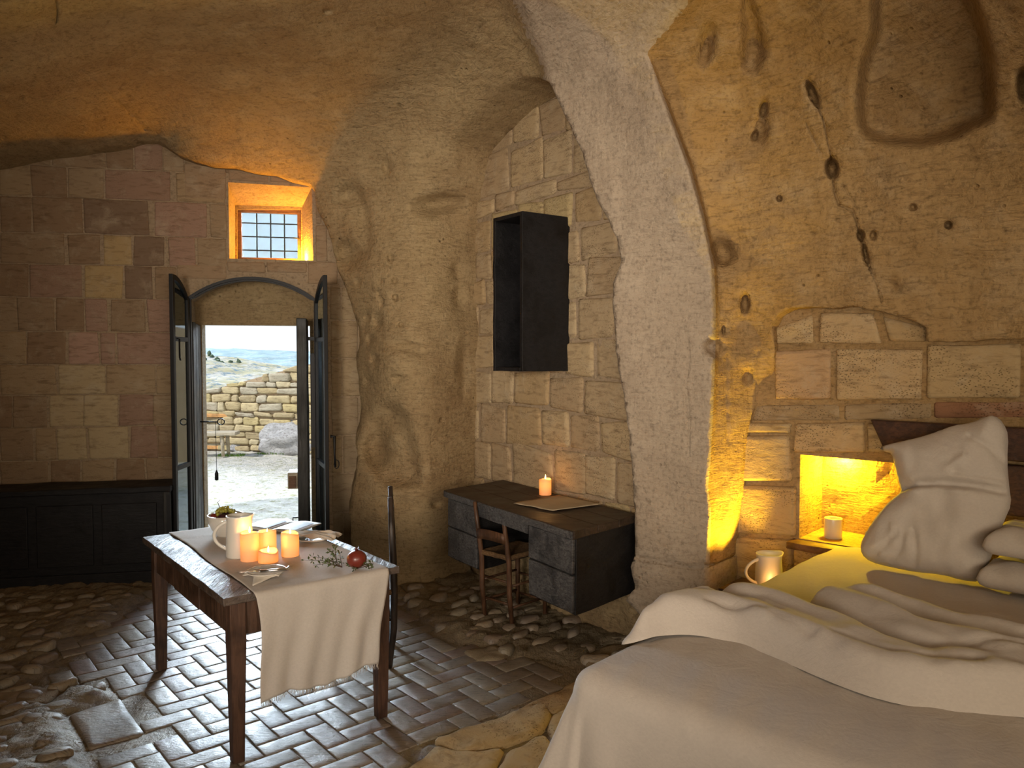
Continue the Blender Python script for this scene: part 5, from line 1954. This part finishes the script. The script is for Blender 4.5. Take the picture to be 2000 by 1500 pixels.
for a, b in ((0, 0), (.04, .2), (-.85, 0), (-.85, .2)):
    obj('leg', MB().tube([BNF(a, b, 0), BNF(a - .02, b, .36)], [.028, .034], 8), M['grey_wood'], bench)
obj('stretcher', MB().tube([BNF(-.85, .1, .2), BNF(.02, .1, .2)], .02, 6), M['grey_wood'], bench)

# valley side beyond the parapet, and a far ridge
def hill(name, y0, y1, x0, x1, zf, mat, nx=150, ny=90, amp=2.0):
    mb = MB(); vs = []
    for j in range(ny + 1):
        for i in range(nx + 1):
            x = x0 + (x1 - x0) * i / nx; v = j / ny; y = y0 + (y1 - y0) * v
            p = Vector((x, y, 0)) * .05
            z = zf(x, y, v) + amp * noise.fractal(p, 1.0, 2.2, 5) * (1 - .75 * v) + amp * .5 * abs(noise.noise(p * 4)) * (1 - .8 * v)
            vs.append(Vector((x, y, z)))
    mb.v = vs; mb.f = [(j * (nx + 1) + i, j * (nx + 1) + i + 1, (j + 1) * (nx + 1) + i + 1, (j + 1) * (nx + 1) + i) for j in range(ny) for i in range(nx)]
    return struct(obj(name, mb, M[mat], origin=(0, 0, 0)))


hill('hill_near', 60, 190, -170, 40, lambda x, y, v: -22 + 24.3 * v ** .62 - max(0, (x + 80) * .15) * v, 'hill', amp=2.6)
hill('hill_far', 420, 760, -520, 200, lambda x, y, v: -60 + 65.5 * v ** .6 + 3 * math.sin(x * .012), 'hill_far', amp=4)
for k in range(16):
    x = -84 + k * 1.25 + random.uniform(-.3, .3)
    y = random.uniform(178, 188)
    zt_ = -22 + 24.3 * ((y - 60) / 130) ** .62 - max(0, (x + 80) * .15)
    o = obj('shrub', MB().blob((x, y, zt_ + .3), (random.uniform(.5, .62), .5, random.uniform(.5, 1.1)), 2, .25, 3), M['scrub'])
    tag(o, 'tiny dark tree among those in a line on the skyline of the far valley side', 'tree', 'trees along the valley skyline')

# ================================================================== BED
MZ = .75
Fp0 = at_z(1172, 1296, MZ); Hp0 = at_z(1650, 1062, MZ)
eb = Vector((Hp0.x - Fp0.x, Hp0.y - Fp0.y, 0)); BL_ = eb.length; eb.normalize()
ea = Vector((eb.y, -eb.x, 0))
BD = Frame((Fp0.x, Fp0.y), (ea.x, ea.y), (eb.x, eb.y))
BWD_ = 1.75
bed = thing('bed', 'wide bed with a low dark base under white linen, against the lamp-lit wall', 'bed', BD(BWD_ / 2, BL_ / 2, 0))
obj('bed_base', MB().box(BD, .05, BWD_ - .05, .06, BL_ - .02, 0, .42), M['head_wood'], bed, smooth=False, bevel=.01)
obj('mattress', MB().box(BD, .035, BWD_ - .03, .035, BL_, .42, MZ - .035, seg=(6, 6, 1)), M['linen'], bed, smooth=False, bevel=.03, seg=3)
hb0 = BD.inv(on_plane(1701, 850, BD(0, BL_ + .02, 0), eb)[:2])[0]
hb0 = BD.inv(on_plane(1702, 850, BD(0, BL_ + .035, 0), Vector((eb.x, eb.y, 0))))[0]
ztb = on_plane(1800, 825, BD(0, BL_ + .03, 0), eb).z
za = on_plane(1717, 879, BD(0, BL_ + .03, 0), eb).z
zl1 = on_plane(1985, 893, BD(0, BL_ + .03, 0), eb).z; zl2 = on_plane(1985, 966, BD(0, BL_ + .03, 0), eb).z
hd = thing('headboard', 'dark reddish wooden headboard of two heavy planks behind the standing pillow', 'headboard', BD(.9, BL_ + .03, .4))
mb = MB()
b0_, b1_ = BL_ + .012, BL_ + .062
mb.hexa([BD(hb0 + .07, b0_, za), BD(BWD_ + .1, b0_, za), BD(BWD_ + .1, b1_, za), BD(hb0 + .07, b1_, za)], [BD(hb0, b0_, ztb), BD(BWD_ + .1, b0_, ztb), BD(BWD_ + .1, b1_, ztb), BD(hb0, b1_, ztb)])
obj('plank', mb, M['head_wood'], hd, smooth=False, bevel=.006, fix=True)
obj('plank', MB().box(BD, .45, BWD_ + .1, b0_ + .01, b1_, zl2 - .1, za - .02), M['head_wood'], hd, smooth=False, bevel=.006)
for a in (.5, BWD_):
    obj('post', MB().box(BD, a - .04, a + .04, b0_ + .015, b1_ - .005, 0, zl2 - .1), M['head_wood'], hd, smooth=False, bevel=.006)

# ---- big white sheet over the bed, falling to the floor on the foot and door sides
RR = .085


def drape(a, b):
    da = max(0, -a); db = max(0, -b)
    r = math.hypot(da, db)
    pa, pb_ = max(a, 0), max(b, 0)
    p = Vector((a * 3, b * 3, 1))
    top = MZ + .008 * noise.noise(p * 1.2) + .006 * noise.noise(Vector((a * 14 + b * 5, b * 3.5, 4)))
    if r < 1e-6:
        # soft falling-off near the edges
        e_ = min(pa, pb_)
        return BD(pa, pb_, top - .010 * math.exp(-e_ / .05))
    ux, uy = da / r, db / r
    arc = RR * math.pi / 2
    if r < arc:
        th = r / RR
        out_ = RR * math.sin(th); dn = RR * (1 - math.cos(th))
    else:
        e_ = r - arc
        corner = 4 * (ux * uy) ** 2 * 1.0
        out_ = RR + e_ * (.10 + .30 * corner) + (.022 * math.sin((pa - pb_) * 13 + 1.3 * math.sin(pa * 5)) + .012 * math.sin((pa + pb_) * 29)) * min(1, e_ * 2.2) * (1 - corner)
        if corner > .01:
            out_ += .03 * math.sin(math.atan2(uy, ux) * 10) * min(1, e_ * 2) * corner ** .5
        dn = RR + e_ * .985
    z = max(.012, top - .010 - dn)
    return BD(pa - ux * out_, pb_ - uy * out_, z)


# polar corner plus straight runs: sample a and b over the negative drop as well
def axis_vals(L, drop, n_in, n_out):
    return list(np.linspace(-drop, 0, n_out, endpoint=False)) + list(np.linspace(0, L, n_in))


AV = axis_vals(BWD_, .73, 90, 44); BV = axis_vals(BL_ - .02, .73, 110, 44)
mb = MB()
for b in BV:
    for a in AV:
        r_ = math.hypot(max(0, -a), max(0, -b))
        sc = 1 if r_ <= .73 else .73 / r_
        mb.v.append(drape(a * sc if a < 0 else a, b * sc if b < 0 else b))
na = len(AV)
mb.f = [(j * na + i, j * na + i + 1, (j + 1) * na + i + 1, (j + 1) * na + i) for j in range(len(BV) - 1) for i in range(na - 1)]
sheet = obj('bed_sheet', mb, M['linen'], origin=BD(BWD_ / 2, BL_ / 2, .1))
tag(sheet, 'smooth white sheet covering the bed and falling to the floor at its foot', 'sheet')

# ---- rumpled duvet across the bed
dpoly = [(-.10, .22), (-.115, .45), (-.085, .66), (-.02, .79), (.10, .86), (.25, .89), (.36, 1.0), (.46, 1.07), (.62, 1.06), (.78, 1.14), (.95, 1.3), (1.3, 1.5), (1.9, 1.75), (1.9, .85), (1.4, .70), (1.08, .5),
         (.86, .36), (.72, .33), (.55, .37), (.38, .43), (.26, .455), (.12, .44), (.03, .37), (-.03, .25)]
dpoly = resample(smooth_line(dpoly, 2, True), .018, True)
# rolls of the duvet, in bed coordinates (across, along): line, height, half width
RID = [([(-.08, .40), (.05, .58), (.22, .61), (.45, .51), (.68, .44), (.95, .50), (1.3, .75), (1.7, .95)], .120, .115),
       ([(.12, .74), (.24, .75), (.40, .69), (.60, .57), (.82, .53), (1.1, .68), (1.5, .92)], .118, .075),
       ([(.40, .98), (.52, .87), (.72, .74), (.98, .72), (1.3, .88), (1.6, 1.05)], .135, .085),
       ([(.44, 1.04), (.62, .97), (.80, .90), (1.0, .90), (1.3, 1.05)], .135, .05),
       ([(.70, 1.06), (.95, 1.05), (1.3, 1.20), (1.7, 1.35)], .10, .08),
       ([(.18, .85), (.27, .80), (.33, .74)], .07, .035)]
CRE = [([(.10, .52), (.28, .55), (.50, .46)], .022, .012), ([(.05, .66), (.18, .68), (.34, .60)], .02, .012), ([(.55, .50), (.75, .46), (.95, .55)], .022, .012), ([(.62, .66), (.8, .62), (1.05, .74)], .02, .012),
       ([(-.05, .5), (.03, .60), (.12, .63)], .018, .012), ([(.72, .80), (.95, .80), (1.2, .92)], .025, .014), ([(.34, .50), (.46, .46), (.6, .42)], .014, .01)]
lo = np.min(dpoly, 0); hi = np.max(dpoly, 0)
ga = np.arange(lo[0], min(hi[0], 1.95), .013); gb = np.arange(lo[1], hi[1], .013)
GG = np.array([(a, b) for a in ga for b in gb]) + rng.uniform(-.003, .003, (len(ga) * len(gb), 2))
GG = GG[sdf(GG, dpoly) > .007]
Vd, Td, lp = cdt(GG, [dpoly], lambda c: inside(c, dpoly))
dd = dist_line(Vd, dpoly, True)
H = .034 * np.sqrt(np.clip(dd / .05, 0, 1)) + .008
RR_ = np.zeros(len(Vd))
for line, h_, w_ in RID:
    d_ = dist_line(Vd, line)
    RR_ = np.maximum(RR_, h_ * np.sqrt(np.clip(1 - (d_ / (w_ * 1.55)) ** 2, 0, 1)))
H = np.maximum(H, RR_ * sstep(dd / .07 + .12))
for line, h_, w_ in CRE:
    d_ = dist_line(Vd, line)
    H -= h_ * np.exp(-(d_ / w_) ** 2) * sstep(dd / .06)
top3 = []
for (a, b), h in zip(Vd, H):
    n1 = noise.noise(Vector((a * 4 + b * 2, (a + b) * 5, 3))) * .016 + noise.noise(Vector((a * 2.2 - b * .8, (b + a * .35) * 15, 8))) * .020 + noise.noise(Vector((a * 11, b * 11, 3))) * .006
    base = MZ
    if a < 0.0:
        dn = -a
        base = MZ - .35 * dn
    top3.append(BD(a, b, max(base + h + n1 * min(1, h / .05), MZ - .5)))
n0 = len(top3)
bl3 = [BD(*Vd[i], (MZ if Vd[i][0] >= 0 else MZ + .35 * Vd[i][0]) - .0) for i in lp[0]]
mb = MB(); mb.add(top3 + bl3, [tuple(t) for t in Td.tolist()] + [(lp[0][k], lp[0][(k + 1) % len(bl3)], n0 + (k + 1) % len(bl3), n0 + k) for k in range(len(bl3))])
dv = obj('duvet', mb, M['linen'], fix=True)
sm_ = dv.modifiers.new('soft', 'SMOOTH'); sm_.factor = .6; sm_.iterations = 3
tag(dv, 'thick rumpled white duvet pushed down in folds across the middle of the bed', 'duvet')


# ---- pillows
def puff(outline, front, thick, name, label, creases=(), mat='pillow', grp=None, seed=0, tight=.12, res=.012, ridge=()):
    """outline: 2D; front(x, y, h) -> 3D point, h = bulge toward the viewer (negative = back)"""
    L = resample(smooth_line(outline, 1, True), res * 1.4, True)
    lo = np.min(L, 0); hi = np.max(L, 0)
    gx = np.arange(lo[0], hi[0], res); gy = np.arange(lo[1], hi[1], res)
    g = np.array([(x, y) for x in gx for y in gy]) + rng.uniform(-res * .2, res * .2, (len(gx) * len(gy), 2))
    g = g[sdf(g, L) > res * .5]
    V, T, lp = cdt(g, [L], lambda c: inside(c, L))
    d = dist_line(V, L, True)
    h = thick * (1 - (1 - np.clip(d / tight, 0, 1)) ** 2) ** .5
    wr = np.array([noise.noise(Vector((x * 7, y * 9, seed))) * .020 + noise.noise(Vector((x * 20, y * 10, seed + 5))) * .008 - .010 * max(0, .35 - abs(noise.noise(Vector((x * 5 + y * 3, y * 8, seed + 9))) * 3)) for x, y in V]) * np.clip(d / .03, 0, 1)
    for line, dep, w_ in creases:
        h -= dep * np.exp(-(dist_line(V, line) / w_) ** 2) * np.clip(d / .02, .2, 1)
    for line, dep, w_ in ridge:
        h += dep * np.exp(-(dist_line(V, line) / w_) ** 2) * np.clip(d / .02, .2, 1)
    n = len(V)
    on_rim = set(lp[0])
    vs = [front(x, y, a + b) for (x, y), a, b in zip(V, h, wr)]
    back = {}
    for i, ((x, y), a) in enumerate(zip(V, h)):
        if i in on_rim:
            back[i] = i
        else:
            back[i] = len(vs); vs.append(front(x, y, -a * .6 - .002))
    fs = [tuple(t) for t in T.tolist()] + [tuple(back[i] for i in reversed(t)) for t in T.tolist()]
    o = obj(name, MB().add(vs, fs), M[mat], fix=True)
    tag(o, label, 'pillow', grp)
    return o


# standing pillow leaning on the headboard
b1 = at_z(1692, 1098, MZ + .02); b2 = at_z(1914, 1136, MZ + .02)
pxv = Vector((b2.x - b1.x, b2.y - b1.y, 0)).normalized()
pn = Vector((-pxv.y, pxv.x, 0))                       # toward the wall
if pn.y < 0:
    pn = -pn
lean = Vector((pn.x * .30, pn.y * .30, 1)).normalized()
nrmv = pxv.cross(lean).normalized()
if nrmv.y > 0:
    nrmv = -nrmv


def pil2(px, py):
    p = on_plane(px, py, b1, nrmv) - b1
    return (p.dot(pxv), p.dot(lean))


def pil3(x, y, h):
    return b1 + pxv * x + lean * y + nrmv * h


OUT = [(1716, 874), (1745, 865), (1790, 856), (1835, 842), (1858, 832), (1895, 826), (1925, 814), (1943, 811), (1960, 826), (1970, 850), (1967, 900), (1971, 950), (1976, 985), (1962, 1015), (1952, 1045), (1936, 1090), (1915, 1137), (1880, 1134),
       (1840, 1122), (1790, 1118), (1740, 1108), (1700, 1098), (1682, 1082), (1681, 1062), (1694, 1035), (1712, 1008), (1738, 978), (1760, 962), (1755, 940), (1748, 912), (1742, 885), (1728, 882)]
puff([pil2(*p) for p in OUT], pil3, .105, 'pillow', 'plump white pillow standing on end against the headboard, folded in the middle',
     creases=[([pil2(*p) for p in ((1757, 958), (1800, 950), (1850, 948), (1900, 952), (1960, 962))], .055, .016), ([pil2(*p) for p in ((1900, 858), (1940, 880), (1962, 905))], .02, .012), ([pil2(*p) for p in ((1870, 925), (1920, 935), (1965, 940))], .018, .010),
              ([pil2(*p) for p in ((1700, 1095), (1740, 1072), (1760, 1045))], .018, .012), ([pil2(*p) for p in ((1790, 1110), (1800, 1080), (1795, 1040))], .014, .012), ([pil2(*p) for p in ((1745, 1100), (1770, 1075), (1775, 1045))], .014, .010)],
     ridge=[([pil2(*p) for p in ((1765, 968), (1830, 963), (1900, 970))], .018, .015), ([pil2(*p) for p in ((1730, 1085), (1752, 1060), (1755, 1030))], .012, .010), ([pil2(*p) for p in ((1860, 925), (1885, 905), (1895, 900))], .014, .014)],
     seed=3, tight=.15, grp='white pillows on the bed')
# two pillows lying flat behind it
for k, (z0_, lab) in enumerate(((MZ + .012, 'flat white pillow lying on the mattress behind the standing one'), (MZ + .155, 'flat white pillow stacked on top of the other lying pillow'))):
    a0 = BD.inv(at_z(1938, 1128, MZ))[0] - .0; a0 = max(.62, a0)
    rect = [(a0 + .02 * k, BL_ - .50), (a0 + .72, BL_ - .52 + .02 * k), (a0 + .74, BL_ - .07), (a0 + .01, BL_ - .06)]
    rect = resample(rect, .06, True)

    def lay(x, y, h, z0_=z0_):
        return BD(x, y, z0_ + .05 + h)
    puff(rect, lay, .07, 'pillow', lab, seed=11 + k, tight=.10, res=.016, grp='white pillows on the bed')

# ================================================================== NICHE SHELF, CUPS, BEDSIDE
HF = Frame((HW.p0.x, HW.p0.y), (HW.U.x, HW.U.y), (HW.N.x, HW.N.y))
su0 = HW.uz(1556, 1050)[0]; sz = nz0 - .01
sh = obj('shelf', MB().box(HF, su0 - .02, nu1 - .03, -.10, .33, sz - .035, sz + .004, seg=(10, 3, 1), wob=.003), M['shelf_wood'])
sh.modifiers.new('b', 'BEVEL').width = .004
tag(sh, 'thick brown wooden shelf board set in the glowing wall niche', 'shelf')


def cup(p, r, h, label, grp):
    root = obj('cup', MB().lathe(p, [(r * .9, 0), (r, .006), (r, h * .5), (r * 1.0, h - .003), (r * .98, h), (r * .93, h - .002), (r * .92, h * .5), (r * .85, .012), (.001, .01)], 32), M['ceramic'])
    tag(root, label, 'cup', grp)
    return root


pcup = at_z(1627, 1052, sz + .004); d = (pcup - EYE).dot(FW)
cup(pcup, 16.5 / FPX * d, 41 / FPX * d, 'plain white cup standing alone at the front of the niche shelf', 'white cups on the niche shelf')
pc2 = HF(HF.inv(pcup)[0] + .24, .12, sz + .004)
pc2 = HF(HW.uz(1722, 1020)[0] + .03, .05, sz + .004)
cup(pc2, .04, .10, 'white cup at the end of the niche shelf, mostly behind the pillow', 'white cups on the niche shelf')

jb = at_z(1500, 1150, .47); d = (jb - EYE).dot(FW)
st = thing('bedside_stool', 'low dark wooden stool squeezed between bed and pier', 'stool', (jb.x - .02, jb.y, 0))
SF = rot_frame(jb.x - .03, jb.y, R(-42))
obj('seat', MB().box(SF, -.19, .14, -.14, .14, .435, .468), M['head_wood'], st, smooth=False, bevel=.006)
for a in (-.15, .10):
    for b in (-.10, .10):
        obj('leg', MB().tube([SF(a, b, 0), SF(a, b, .436)], [.014, .02], 8), M['head_wood'], st)
pitcher(Vector((jb.x + .003, jb.y, .469)), 26 / FPX * d, 70 / FPX * d, 'white ceramic jug on the low stool beside the bed', Vector((-1, -.2, 0)), taper=.9)
cj = at_depth(1507, 1148, d - .13)
candle(cj.x, cj.y, .469, .034, .058, 'short lit candle in front of the bedside jug, half hidden by the bed', 'lit candle beside the bed', 1.2, .010)

# hidden warm lamps of the place: in the wall niche and on the window sill
nl = HF(nu1 - .10, .16, nz1 - .06)
add_light('niche_lamp', 'POINT', HF(nu0 + .13, .285, nz1 - .045), 38.0, (1.0, 0.70, 0.02), shadow_soft_size=.02)
wl_p = BF(BW.uz(606, 480)[0] - .07, .24, win_f[1][1] + .05)
add_light('sill_lamp', 'POINT', wl_p, 44.0, (1.0, 0.45, 0.03), shadow_soft_size=.035)
fl_p = at_z(1392, 1150, .10)
add_light('pier_fill_spot', 'SPOT', (1.43, 4.27, .52), 95.0, (1.0, 0.66, 0.03), target=(1.19, 4.27, .95), shadow_soft_size=.015, spot_size=R(84), spot_blend=.7)  # added spot behind the jug that brightens the pier reveal
